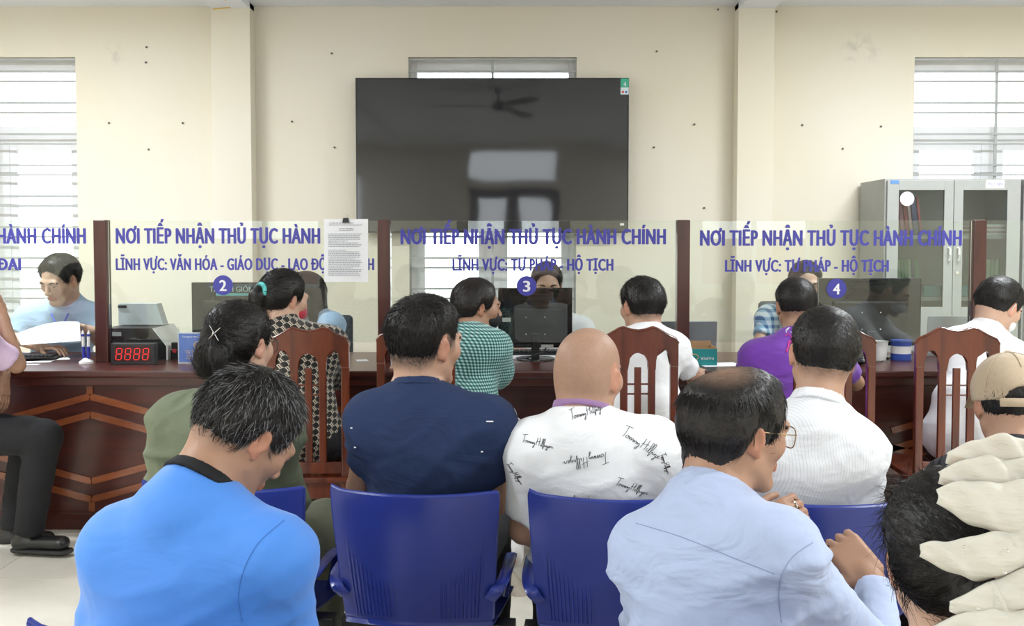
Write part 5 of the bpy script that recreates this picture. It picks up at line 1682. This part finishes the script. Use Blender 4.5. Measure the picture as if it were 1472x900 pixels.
J = person('woman in olive jacket with hair pinned in a low bun', (345, 496, 2.84), (-24, -6, -2), (264, 612, 2.80), (392, 622, 2.76), (330, .47, 2.88),
           hs=1.02, skin=SKL, fem=True, hair=dict(n=5200, len=.045, lift=.06, rough=.12, line='long', th=.012, col=BLK, flow='tie', tie=(.012, -.125, .030), low=.0, seed=6, groove=.0022,
               locks=(('e', (.006, -.105, -.030), (.050, .042, .055)), ('e', (-.018, -.100, -.045), (.045, .040, .050)), ('e', (.02, -.095, -.060), (.040, .040, .035)), ('e', (0, -.055, -.055), (.062, .045, .035)))),
           shirt=OLIVE, collar=None, long=True, wide=.98, fold=.010, bulk=.010, seed=13, trousers=OLIVET, cloth_extra=hood, eyes=True, nbw=.22,
           arms={'L': ((236, 715, 2.86), (290, 740, 3.05)), 'R': ((414, 715, 2.84), (385, 740, 3.05))}, neck=.045)
OLI = J
# ---- cap person
J = person('person in beige baseball cap at the right edge', (1450, 580, 2.62), (-8, -10, 0), (1376, 700, 2.56), (1530, 700, 2.52), (1455, .47, 2.70),
           hs=1.03, skin=SKM, hair=dict(SH, line='short', th=.009, len=.018, lift=.25, n=3000, seed=8), shirt=cloth('dark_grey_shirt', (.03, .03, .035)), collar='shirt', seed=15)
CAP = J
# ---- scrunchie woman
J = person('woman with black hair gathered in a large cream scrunchie', (1368, 806, 1.32), (-6, -4, 0), (1235, 1080, 1.26), (1510, 1080, 1.22), (1370, .47, 1.29),
           hs=1.0, skin=SKL, fem=True, hair=dict(n=9000, len=.055, lift=.05, rough=.10, line='long', th=.014, col=BLK, flow='tie', tie=(.0, -.125, .030), seed=9, groove=.002, rad=.0006, low=.004,
               locks=(('c', (.0, -.100, .010), (.015, -.125, -.06), .040, .045), ('c', (.015, -.125, -.06), (.015, -.11, -.17), .045, .03)), tail=(((.015, -.12, -.09), .085, (0, 0, -1)),)),
           shirt=cloth('dark_blouse', (.02, .02, .025)), collar=None, seed=17)
SCR = J

# ---- customers at the counter
C_ = dict(near=False)
J = person('woman in black lozenge-pattern top with turquoise hair tie', (409, 430, 4.44), (-42, -8, 0), (402, 492, 4.36), (476, 496, 4.33), (438, .56, 4.27), hs=1.06, skin=SKL, fem=True,
           hair=dict(n=9000, len=.05, lift=.05, rough=.1, line='long', th=.014, col=BLK, flow='tie', tie=(0, -.115, .028), seed=10, low=.005,
               locks=(('c', (0, -.10, .022), (0, -.135, .0), .028, .030), ('c', (0, -.135, .0), (.0, -.125, -.11), .034, .022)), tail=(((0, -.13, -.06), .075, (0, 0, -1)),)),
           shirt=LOZ, collar='crew', long=True, wide=.92, seed=21, fold=.004, arms={'L': ((398, 540, 4.55), (420, 535, 4.85)), 'R': ((486, 545, 4.5), (470, 535, 4.85))}, **C_)
PAT = J
J = person('woman in teal gingham blouse and black face mask at desk three', (686, 441, 4.54), (-68, -6, 0), (652, 495, 4.52), (711, 500, 4.38), (676, .56, 4.30), hs=1.06, skin=SKD, fem=True,
           hair=dict(n=7000, len=.05, lift=.04, rough=.1, line='long', th=.012, col=(.014, .010, .009), flow='tie', tie=(0, -.11, -.045), seed=11, low=.008, locks=(('e', (0, -.105, -.055), (.028, .03, .03)),)),
           shirt=GING, collar='crew', wide=.95, seed=22, fold=.003, sleeve=.55, eyes=True, arms={'R': ((724, 545, 4.52), (692, 537, 4.84)), 'L': ((585, 540, 4.66), (572, 530, 4.9))},
           hands={'L': dict(d=(.6, .7, 0), n=(0, 0, -1))}, trousers=GREYT, shoes=SHOE_BEIGE,
           legs={'R': (Vector((-.02, 4.56, .53)), vy(731, 806, 3.95), Vector((.45, -.25, -.62)))}, **C_)
GIN = J
J = person('man in white polo at desk three, seen from behind', (922, 441, 4.48), (24, -6, 0), (896, 501, 4.38), (966, 503, 4.35), (928, .56, 4.27), hs=1.08, skin=SKM,
           hair=dict(SH, line='short', th=.015, len=.022, lift=.25, seed=12), shirt=WHITE, collar='polo', wide=.98, seed=23, fold=.004, sleeve=.66, stubble=.6,
           arms={'R': ((1000, 546, 4.52), (1006, 536, 4.80)), 'L': ((880, 545, 4.55), (890, 536, 4.85))}, eyes=True, **C_)
POLO = J
J = person('man in purple printed t-shirt at desk four', (1143, 440, 4.58), (0, -10, 0), (1088, 513, 4.48), (1203, 515, 4.45), (1148, .56, 4.30), hs=1.06, skin=SKD,
           hair=dict(SH, line='short', th=.012, len=.018, lift=.2, seed=13), shirt=PURP, collar='crew', wide=1.05, seed=24, fold=.005, sleeve=.68, stubble=.6,
           arms={'L': ((1066, 546, 4.62), (1048, 536, 4.88)), 'R': ((1230, 550, 4.6), (1222, 536, 4.88))}, **C_)
PUR = J
J = person('man in white shirt and white face mask at the right end', (1436, 441, 4.50), (-62, -24, 6), (1378, 497, 4.46), (1462, 518, 4.32), (1392, .57, 4.24), hs=1.06, skin=SKL,
           hair=dict(SH, line='short', th=.015, len=.03, lift=.12, rough=.15, seed=14), shirt=WHITE, collar='shirt', long=True, wide=1.0, seed=25, fold=.005, eyes=True,
           arms={'R': ((1500, 560, 4.56), (1520, 537, 4.85)), 'L': ((1400, 545, 4.6), (1450, 537, 4.86))}, **C_)
MSK = J
J = person('person in lilac shirt and black trousers cut off at the left edge', (-62, 428, 4.50), (-86, -8, 0), (-40, 482, 4.60), (-38, 486, 4.26), (-75, .56, 4.42), hs=1.05, skin=SKD,
           hair=dict(SH, seed=15), shirt=PINK, collar='shirt', wide=1.0, seed=26, sleeve=.85,
           arms={'R': (vy(24, 524, 4.40), vy(2, 452, 4.46)), 'L': (vy(2, 540, 4.72), vy(4, 540, 4.58))},
           hands={'R': dict(d=(-.35, .05, .8), n=(-.8, .2, -.2), curl=(.6, .7, .5)), 'L': dict(d=(.12, -.15, -.9), n=(-.9, .1, 0), curl=(.15, .3, .2))},
           legs={'R': (vy(62, 628, 4.36), vy(42, 765, 4.42), Vector((1, -.12, 0))), 'L': (vy(40, 622, 4.62), vy(20, 760, 4.62), Vector((1, 0, 0)))}, **C_)
PNK = J

# ---- clerks behind the counter
J = person('clerk in light blue shirt with lanyard reading a paper', (86, 402, 5.60), (163, -24, -3), (132, 456, 5.76), (40, 458, 5.74), (88, .56, 5.95), hs=1.13, skin=SKL,
           hair=dict(SH, line='short', th=.016, len=.024, lift=.2, seed=16), shirt=LB, collar='shirt', wide=1.05, seed=31, fold=.004, eyes=True, stubble=.35, sleeve=.85,
           arms={'L': (vy(142, 488, 5.66), vy(126, 474, 5.46)), 'R': (vy(22, 486, 5.66), vy(62, 500, 5.40))},
           hands={'L': dict(d=(-.8, -.2, .15), n=(.1, -.6, -.7), curl=(.7, .8, .5), thumb=-1), 'R': dict(d=(.9, -.3, .05), n=(0, 0, -1))}, near=True)
CL1 = J
J = person('clerk with long brown hair and light blue shirt turned away', (437, 424, 5.78), (112, -6, 0), (478, 468, 5.74), (434, 466, 5.98), (460, .56, 6.0), hs=1.05, skin=SKL, fem=True,
           hair=dict(n=9000, len=.06, lift=.03, rough=.06, line='long', th=.018, col=(.020, .013, .010), flow='down', seed=17, low=.02,
               locks=(('e', (0, -.05, -.05), (.085, .065, .09)), ('c', (-.06, -.02, -.02), (-.068, -.03, -.15), .035, .03), ('c', (.06, -.02, -.02), (.068, -.03, -.15), .035, .03), ('c', (0, -.07, -.02), (0, -.08, -.15), .05, .045))),
           shirt=LB, collar='shirt', wide=.95, seed=32, **C_)
J = person('clerk in white blouse hidden behind the monitor of desk three', (786, 409, 5.72), (182, -16, 0), (836, 474, 5.86), (738, 474, 5.86), (787, .56, 6.0), hs=1.05, skin=SKL, fem=True,
           hair=dict(n=9000, len=.05, lift=.04, rough=.1, line='long', th=.012, col=BLK, flow='tie', tie=(0, -.11, -.03), seed=18), shirt=WHITE, collar='shirt', seed=33, eyes=True,
           arms={'L': (vy(848, 505, 5.75), vy(810, 508, 5.55)), 'R': (vy(728, 505, 5.75), vy(765, 508, 5.55))}, **C_)
J = person('clerk in blue plaid shirt behind the wide monitor', (1158, 408, 5.75), (176, -12, 0), (1206, 462, 5.86), (1106, 458, 5.84), (1155, .56, 6.0), hs=1.05, skin=SKL,
           hair=dict(SH, seed=19), shirt=PLAI, collar='shirt', seed=34, eyes=True, arms={'R': (vy(1088, 500, 5.72), vy(1120, 508, 5.5)), 'L': (vy(1215, 505, 5.72), vy(1180, 508, 5.5))}, **C_)
office_chair(at(452, 470, 6.2).x, 6.22, 'dark office chair behind the long-haired clerk', .93)
office_chair(at(1148, 470, 6.2).x, 6.2, 'dark office chair behind the clerk in plaid', 1.02)

# ================================================================= worn accessories (parts of their wearer)


def part_mesh(J, name, V, Q, m, parent=None, smooth=True):
    return link(name, np_mesh(name, V - np.array(J['root'].location), Q, None, smooth), m, parent or J['root'])


def tube_part(J, name, pts, r, m, n=8, flat=None, up=(0, 0, 1)):
    O = Vector(J['root'].location)
    return MB().tube([Vector(p) - O for p in pts], r, n, flat, up).build(name, m, J['root'], smooth=True)


# face masks with ear loops
for J, m in ((GIN, MASKB), (MSK, MASKW), (PAT, MASKR)):
    H = J['H']; F = Field(); s = H.s
    F.ell(H.p(0, .046, -.054), [v * s for v in (.061, .060, .044)], H.A, .01); F.ell(H.p(0, .095, -.045), [v * s for v in (.018, .024, .028)], H.A, .02)
    F.clip(lambda X, Y, Z, H=H: np.maximum((.002 - H.locg(X, Y, Z)[1]) * H.s, (H.locg(X, Y, Z)[2] + .012) * H.s), .004)
    V, Q = F.surface(.005); V = V + vnormals(V, Q) * (np.sin(H.loc(V)[:, 2] * 520) * .0008)[:, None]
    part_mesh(J, 'face_mask', V, Q, m)
    for q in (-1, 1):
        tube_part(J, 'ear_loop', [H.p(q * .060, .020, -.030), H.p(q * .076, .0, -.002), H.p(q * .083, -.016, .018), H.p(q * .083, -.022, -.005), H.p(q * .074, -.008, -.030), H.p(q * .056, .018, -.075)], .0016, m, 6)

# glasses
GM = mat('gold_spectacle_frame', (.30, .20, .11), .3, metal=.8, var=.1); LENS = glass_mat('spectacle_lens', (.97, .97, .96))
GB = mat('dark_spectacle_frame', (.02, .02, .02), .3, var=.1)
for J, m in ((OLD, GM), (OLI, GB)):
    H = J['H']; O = Vector(J['root'].location)
    g = None
    for q in (-1, 1):
        ring = [H.p(q * (.034 + .026 * math.copysign(abs(math.cos(t)) ** .7, math.cos(t))), .104 - .012 * (.5 + .5 * math.cos(t) * 1), .000 + .020 * math.copysign(abs(math.sin(t)) ** .7, math.sin(t))) for t in np.linspace(0, 2 * math.pi, 25)]
        e = MB().tube([p - O for p in ring], .0013, 6).build('glasses_rim' if g else 'glasses', m, g or J['root'])
        ml = MB(); vs_ = [ml.bm.verts.new(p - O) for p in ring[:-1]]; ml.bm.faces.new(vs_)
        if g is None: g = e
        ml.build('lens', LENS, g)
        MB().tube([H.p(q * .060, .094, .008) - O, H.p(q * .074, .06, .010) - O, H.p(q * .080, .0, .012) - O, H.p(q * .080, -.025, -.008) - O], .0014, 6).build('temple', m, g)
    MB().tube([H.p(-.010, .106, .004) - O, H.p(0, .110, .007) - O, H.p(.010, .106, .004) - O], .0013, 6).build('bridge', m, g)

# ring on the old man's finger
H = OLD['H']; S_, E_, W_ = OLD['AJ']['L']
d_ = Vector((.85, .05, .48)).normalized(); n_ = Vector((.1, .75, -.6)); n_ = (n_ - d_ * n_.dot(d_)).normalized(); l_ = d_.cross(n_)
for o_ in (.0095,):
    pb_ = W_ + d_ * .090 + l_ * o_; e_ = (d_ * math.cos(.55) + n_ * math.sin(.55)).normalized(); c_ = pb_ + e_ * .020; u_ = e_.orthogonal().normalized(); w_ = e_.cross(u_)
    MB().tube([c_ + u_ * .0098 * math.cos(t) + w_ * .0098 * math.sin(t) - Vector(OLD['root'].location) for t in np.linspace(0, 6.2832, 17)], .0022, 6).build('finger_ring', CHROME, OLD['root'], smooth=True)
# hair ties, clips
J = PAT; H = J['H']; O = Vector(J['root'].location)
tie = mat('turquoise_hair_tie', (.10, .52, .50), .5, var=.1)
MB().tube([H.p(.030 * math.cos(t), -.122 , .020 + .030 * math.sin(t)) - O for t in np.linspace(0, 6.2832, 20)], .011, 8).build('hair_tie', tie, J['root'], smooth=True)
J = GIN; H = J['H']; O = Vector(J['root'].location)
sc = mat('teal_sequin_scrunchie', (.03, .20, .26), .3, col2=(.10, .45, .52), vscale=160)
for k in range(1):
    F = Field()
    for t in np.linspace(0, 6.283, 14)[:-1]: F.ell(H.p(.030 * math.cos(t), -.118 + .008 * math.sin(3 * t), -.048 + .030 * math.sin(t)), (.017, .017, .017), None, .006)
    V, Q = F.surface(.004); V = V + vnormals(V, Q) * (vnoise(V * 140) * .003)[:, None]; part_mesh(J, 'scrunchie', V, Q, sc)
J = OLI; H = J['H']; O = Vector(J['root'].location)
cl = MB()
for t in (.6, 2.2, 3.9, 5.4): cl.tube([H.p(.022, -.134, .030) - O, H.p(.022 + .026 * math.cos(t), -.136, .030 + .026 * math.sin(t)) - O], [.0017, .0009], 6)
cl.ball(H.p(.022, -.137, .030) - O, .004, seg=8); cl.build('hair_clip', CHROME, J['root'])

# big cream scrunchie: ruffled gathered organza
J = SCR; H = J['H']
ORG = mat('cream_organza', (.62, .59, .52), .65, var=.06, vscale=14, bump=.5, bscale=34, stretch=(.5, 1, 1.8), sss=.15)
c0 = np.array(H.p(.012, -.128, .026)); ax = np.array(H.d(.05, -.95, .12)); ax /= np.linalg.norm(ax)
e1 = np.cross(ax, [0, 0, 1.0]); e1 /= np.linalg.norm(e1); e2 = np.cross(e1, ax)
RUF = [  # petals of gathered cloth: left tip (right, up), right end, half-height, cup depth, stand-off
    ((-.055, .128), (.105, .135), .022, .030, .000), ((-.068, .100), (.10, .112), .028, .036, .006), ((-.075, .078), (.10, .070), .034, .044, .016),
    ((-.100, .018), (.07, .022), .027, .040, .020), ((-.02, .002), (.115, .012), .026, .044, .014), ((-.070, -.040), (.11, -.008), .024, .042, .022),
    ((-.060, -.052), (.02, -.020), .020, .040, .018), ((-.092, -.082), (.11, -.060), .032, .046, .016), ((-.05, -.100), (.10, -.092), .022, .034, .006)]
sroot = None
for k, (p0, p1, hh_, dp, so_) in enumerate(RUF):
    nu, nv = 44, 15; U = np.linspace(0, 1, nu); Vv = np.linspace(-1, 1, nv)
    uu, vv = np.meshgrid(U, Vv, indexing='ij')
    env = np.sin(np.pi * np.clip(uu * .93 + .035, 0, 1)) ** .62
    rip = .0035 * np.sin(uu * 17 + k * 2.1 + vv * 1.3) * env + .002 * np.sin(uu * 31 + vv * 3 + k)
    R_ = p0[0] + (p1[0] - p0[0]) * uu; Up = p0[1] + (p1[1] - p0[1]) * uu + hh_ * vv * env + .006 * np.sin(uu * 6 + k) + rip * .6
    Dp = so_ + dp * env * (.30 + .70 * np.sqrt(np.clip(1 - (vv * .92) ** 2, 0, 1))) + .010 * env * np.clip(vv, 0, 1) ** 2 + rip
    Pm = c0[None, None] + (-e1)[None, None] * R_[..., None] + e2[None, None] * Up[..., None] + ax[None, None] * Dp[..., None]
    idx = np.arange(nu * nv).reshape(nu, nv); q = np.stack([idx[:-1, :-1], idx[1:, :-1], idx[1:, 1:], idx[:-1, 1:]], -1).reshape(-1, 4)
    V = Pm.reshape(-1, 3); V2 = V - np.array(ax) * .003; n1 = len(V)
    E_ = []
    for e in (idx[0], idx[-1][::-1], idx[:, 0][::-1], idx[:, -1]): E_.append(np.stack([e[:-1], e[1:], e[1:] + n1, e[:-1] + n1], 1))
    o = part_mesh(J, 'scrunchie' if k == 0 else 'ruffle', np.concatenate([V, V2]), np.concatenate([q, q[:, ::-1] + n1] + E_), ORG, sroot)
    if k == 0: sroot = o
for k in range(10):
    t = k * 2.4; rg = .02 + .05 * ((k * .37) % 1)
    p = c0 + e1 * rg * math.cos(t) + e2 * rg * 1.2 * math.sin(t) + ax * .068
    MB().ball(Vector(p) - Vector(J['root'].location), .0022, seg=8).build('sequin', CHROME, sroot)

# baseball cap
J = CAP; H = J['H']; s = H.s
CAPM = cloth('beige_cap_cotton', (.46, .36, .25), .85, .05)
F = Field(); F.ell(H.p(0, -.010, .030), [v * s for v in (.090, .110, .100)], H.A, .01)
def capclip(X, Y, Z, H=H):
    x, y, z = H.locg(X, Y, Z)
    hole = np.where(y < -.03, .040 - np.sqrt(x * x + ((z - .005) * 1.15) ** 2), -1)     # open arch above the strap
    return np.maximum((.004 - .10 * (y + .02) * 0 - z) * H.s, hole * H.s)
F.clip(capclip, .004)
V, Q = F.surface(.0045); co = part_mesh(J, 'cap', V, Q, CAPM)
O = Vector(J['root'].location)
arc = lambda z, r0, a0, a1, n: [H.p(r0 * .092 * math.sin(t), -.010 - r0 * .112 * math.cos(t), z) - O for t in np.linspace(a0, a1, n)]
MB().tube(arc(.000, 1.0, -.62, .62, 16), 0, 8, flat=(.003, .011), up=tuple(H.d(0, 0, 1))).build('strap', CAPM, co, smooth=True)
MB().tube(arc(.000, 1.03, .10, .34, 8), 0, 8, flat=(.003, .013), up=tuple(H.d(0, 0, 1))).build('strap_buckle', mat('pale_buckle', (.60, .55, .46), .4, var=.05), co, smooth=True)
MB().ball(H.p(0, -.010, .131) - O, (.010, .010, .005), seg=12).build('cap_button', CAPM, co, smooth=True)
for a in (-2.1, -1.0, 0, 1.0, 2.1):
    MB().tube([H.p(.0915 * math.sin(b) * math.sin(a), -.010 - .1115 * math.sin(b) * math.cos(a), .030 + .1015 * math.cos(b)) - O for b in np.linspace(.1, 1.5 if abs(a) > .5 else .95, 14)], .0012, 5).build('seam', CAPM, co)
pk = MB(); rows = []
for i in range(2):
    rows.append([pk.bm.verts.new(H.p((.078 + .004 * i) * math.sin(t), .075 + (.0 if i == 0 else .085) * math.cos(t) + .015 * math.cos(t), .018 - .03 * i) - O) for t in np.linspace(-1.3, 1.3, 15)])
for i in range(14): pk.bm.faces.new((rows[0][i], rows[0][i + 1], rows[1][i + 1], rows[1][i]))
g = bmesh.ops.solidify(pk.bm, geom=pk.bm.faces[:], thickness=.004); pk.build('peak', CAPM, co)

# lanyard and the paper sheet of the reading clerk
J = CL1; H = J['H']; O = Vector(J['root'].location); nb = J['nb']
LAN = mat('blue_lanyard', (.06, .12, .55), .6, var=.05)
for q in (-1, 1):
    a = at(86 + q * 14, 447, 5.66); pts = [nb + J['side'] * -q * .06 + J['up'] * .02, a, at(86 + q * 8, 460, 5.58), at(88 + q * 2, 474, 5.55)]
    MB().tube([Vector(p) - O for p in pts], 0, 6, flat=(.006, .0015), up=(0, -1, 0)).build('lanyard', LAN, J['root'])
ps = empty('document', tuple(at(70, 492, 5.36)), 0, 'curled white document held by the reading clerk', 'document')
mb = MB(); G = []
for i in range(15):
    t = i / 14
    a = Vector((at(22 + 92 * t, 480 - 18 * math.sin(t * 1.9), 5.42))); b = Vector(at(30 + 86 * t, 496 - 6 * t, 5.30))
    G.append([mb.bm.verts.new(lerp(a, b, j / 5) + Vector((0, 0, .012 * math.sin(j / 5 * 3.14))) - ps.location) for j in range(6)])
for i in range(14):
    for j in range(5): mb.bm.faces.new((G[i][j], G[i + 1][j], G[i + 1][j + 1], G[i][j + 1]))
mb.build('sheet', PAPERM, ps, smooth=True)

# ================================================================= prints on clothes
SIG = [  # hand-written signature as pen strokes (x to the right, y up, capitals 1 high)
    [(0, .95), (.35, 1.0), (.75, 1.08)], [(.42, 1.02), (.34, .55), (.22, .08), (.12, -.02)],
    [(.55, .30), (.47, .18), (.53, .04), (.66, .10), (.68, .26), (.57, .33), (.72, .28), (.80, .30), (.80, .05), (.90, .30), (.96, .26), (.95, .05), (1.05, .30), (1.12, .24), (1.12, .06), (1.22, .30), (1.22, .06), (1.34, .30), (1.40, .24), (1.40, .06), (1.50, .28), (1.52, .10), (1.64, .28), (1.66, .10), (1.56, -.35), (1.46, -.30), (1.70, .08)],
    [(2.05, .98), (1.98, .5), (1.88, .02)], [(2.50, 1.05), (2.42, .5), (2.32, .0)], [(1.85, .45), (2.2, .50), (2.62, .62)],
    [(2.62, .32), (2.60, .06), (2.72, .12), (2.90, .85), (2.80, .95), (2.76, .10), (2.88, .12), (3.06, .88), (2.96, .98), (2.86, -.3), (2.98, .15), (3.06, .30), (3.06, .06), (3.16, .18), (3.30, .28), (3.20, .10), (3.32, .06), (3.36, .28), (3.30, -.32), (3.20, -.28), (3.44, .10), (3.56, .26), (3.48, .30), (3.46, .08), (3.62, .12), (3.70, .32), (3.78, .26), (3.76, .10), (3.92, .2)]]
bv = bvh_of(BALD['shirt']); O = Vector(BALD['root'].location)
INKB = mat('black_signature_ink', (.015, .015, .02), .7, var=.1)
for (px, py, ang, size) in ((848, 596, 14, 50), (774, 641, -10, 42), (927, 641, -32, 62), (842, 664, 192, 60), (911, 703, -22, 48), (820, 726, 188, 54), (741, 690, -55, 34), (958, 668, -70, 30)):
    mb = MB(); c = at(px, py, 2.55); sc_ = size * 1.1 / FPX * 2.55 / 5.6; ca, sa = math.cos(math.radians(ang)), math.sin(math.radians(ang)); ok = False
    for st_ in SIG:
        # smooth the stroke and press it onto the cloth
        pts = []
        for i in range(len(st_) - 1):
            p0, p1, p2, p3 = (Vector((*st_[max(0, min(len(st_) - 1, k))], 0)) for k in (i - 1, i, i + 1, i + 2))
            for u in (0, .33, .67): pts.append(.5 * (2 * p1 + (p2 - p0) * u + (2 * p0 - 5 * p1 + 4 * p2 - p3) * u * u + (3 * p1 - p0 - 3 * p2 + p3) * u ** 3))
        pts.append(Vector((*st_[-1], 0)))
        W = []
        for p in pts:
            xw = p.x if p.x < .45 else (.45 + (p.x - .45) * 1.5 if p.x < 1.78 else (p.x + .65 if p.x < 2.62 or len(st_) < 4 else 3.27 + (p.x - 2.62) * 1.8))
            x = (xw - 2.8) * sc_; z = (p.y - .4) * sc_ * 1.3
            X = c.x + x * ca - z * sa; Z = c.z + x * sa + z * ca
            h = bv.ray_cast(Vector((X, 2.0, Z)), Vector((0, 1, 0)))
            if h[0] is not None and h[0].y < 2.85: W.append(h[0] + h[1] * .0008 - O)
        if len(W) > 2: mb.tube(W, .00062, 4, up=(0, -1, 0)); ok = True
    if ok: mb.build('signature_print', INKB, BALD['shirt'])
    else: mb.bm.free()
# purple t-shirt print
bv = bvh_of(PUR['shirt']); O = Vector(PUR['root'].location)
a = at(1115, 477, 4.4); b = at(1172, 470, 4.4)
for txt, x0, x1, zb, ch, m in (('SỰ KHỎE', at(1115, 0, 4.4).x, at(1180, 0, 4.4).x, at(0, 479, 4.4).z, .022, WHITEL),):
    me = text_mesh(txt, x0, x1, zb, ch); drape(me, bv, 3.6)
    o = link('chest_lettering', me, m, PUR['shirt'], -O)
mb = MB()
for pts in ([(1131, 484), (1136, 481), (1140, 487), (1134, 492), (1130, 500), (1138, 498)], [(1134, 492), (1142, 494), (1146, 489)], [(1130, 500), (1127, 505)]):
    W = []
    for x, y in pts:
        q = at(x, y, 4.4); h = bv.ray_cast(Vector((q.x, 3.6, q.z)), Vector((0, 1, 0)))
        if h[0] is not None: W.append(h[0] + h[1] * .001 - O)
    if len(W) > 1: mb.tube(W, .004, 5, up=(0, -1, 0))
mb.build('figure_print', mat('pink_print', (.55, .04, .25), .6, var=.1), PUR['shirt'])
# small white marks on the navy sleeve
bv = bvh_of(NAV['shirt']); O = Vector(NAV['root'].location)
for px, py, w in ((705, 598, 10), (694, 641, 3), (724, 652, 3), (508, 612, 3), (513, 640, 3)):
    q = at(px, py, 2.7); h = bv.ray_cast(Vector((q.x, 2.0, q.z)), Vector((0, 1, 0)))
    if h[0] is None: continue
    hw = w / 2 / 530
    MB().tube([h[0] + Vector((-hw, -.001, 0)) - O, h[0] + Vector((hw, -.001, 0)) - O], .002, 5).build('white_mark', WHITEL, NAV['shirt'])
# white polo sleeve print


# stitched seams on the nearest shirts
def seam(J, pix, m, name='seam', r=.0011):
    b = bvh_of(J['shirt']); O = Vector(J['root'].location); W = []
    n = len(pix)
    for i in range(n - 1):
        for u in np.linspace(0, 1, 7)[:-1]:
            p0, p1, p2, p3 = (Vector((*pix[max(0, min(n - 1, k))], 0)) for k in (i - 1, i, i + 1, i + 2))
            q = .5 * (2 * p1 + (p2 - p0) * u + (2 * p0 - 5 * p1 + 4 * p2 - p3) * u * u + (3 * p1 - p0 - 3 * p2 + p3) * u ** 3)
            e = at(q.x, q.y, 1.0); h = b.ray_cast(Vector((0, 0, CAMZ)), (e - Vector((0, 0, CAMZ))).normalized())
            if h[0] is not None: W.append(h[0] + h[1] * .0003 - O)
    if len(W) > 2: MB().tube(W, r, 5).build(name, m, J['shirt'])


SM1 = cloth('pale_blue_seam', (.28, .33, .50)); SM2 = cloth('blue_seam', (.05, .18, .55))
seam(OLD, [(914, 752), (980, 772), (1050, 800), (1122, 828)], SM1, 'yoke_seam')
seam(OLD, [(1168, 780), (1140, 800), (1123, 828), (1120, 860), (1124, 899)], SM1, 'sleeve_seam')
seam(AZ, [(408, 748), (372, 780), (350, 820), (343, 860), (350, 899)], SM2, 'sleeve_seam')
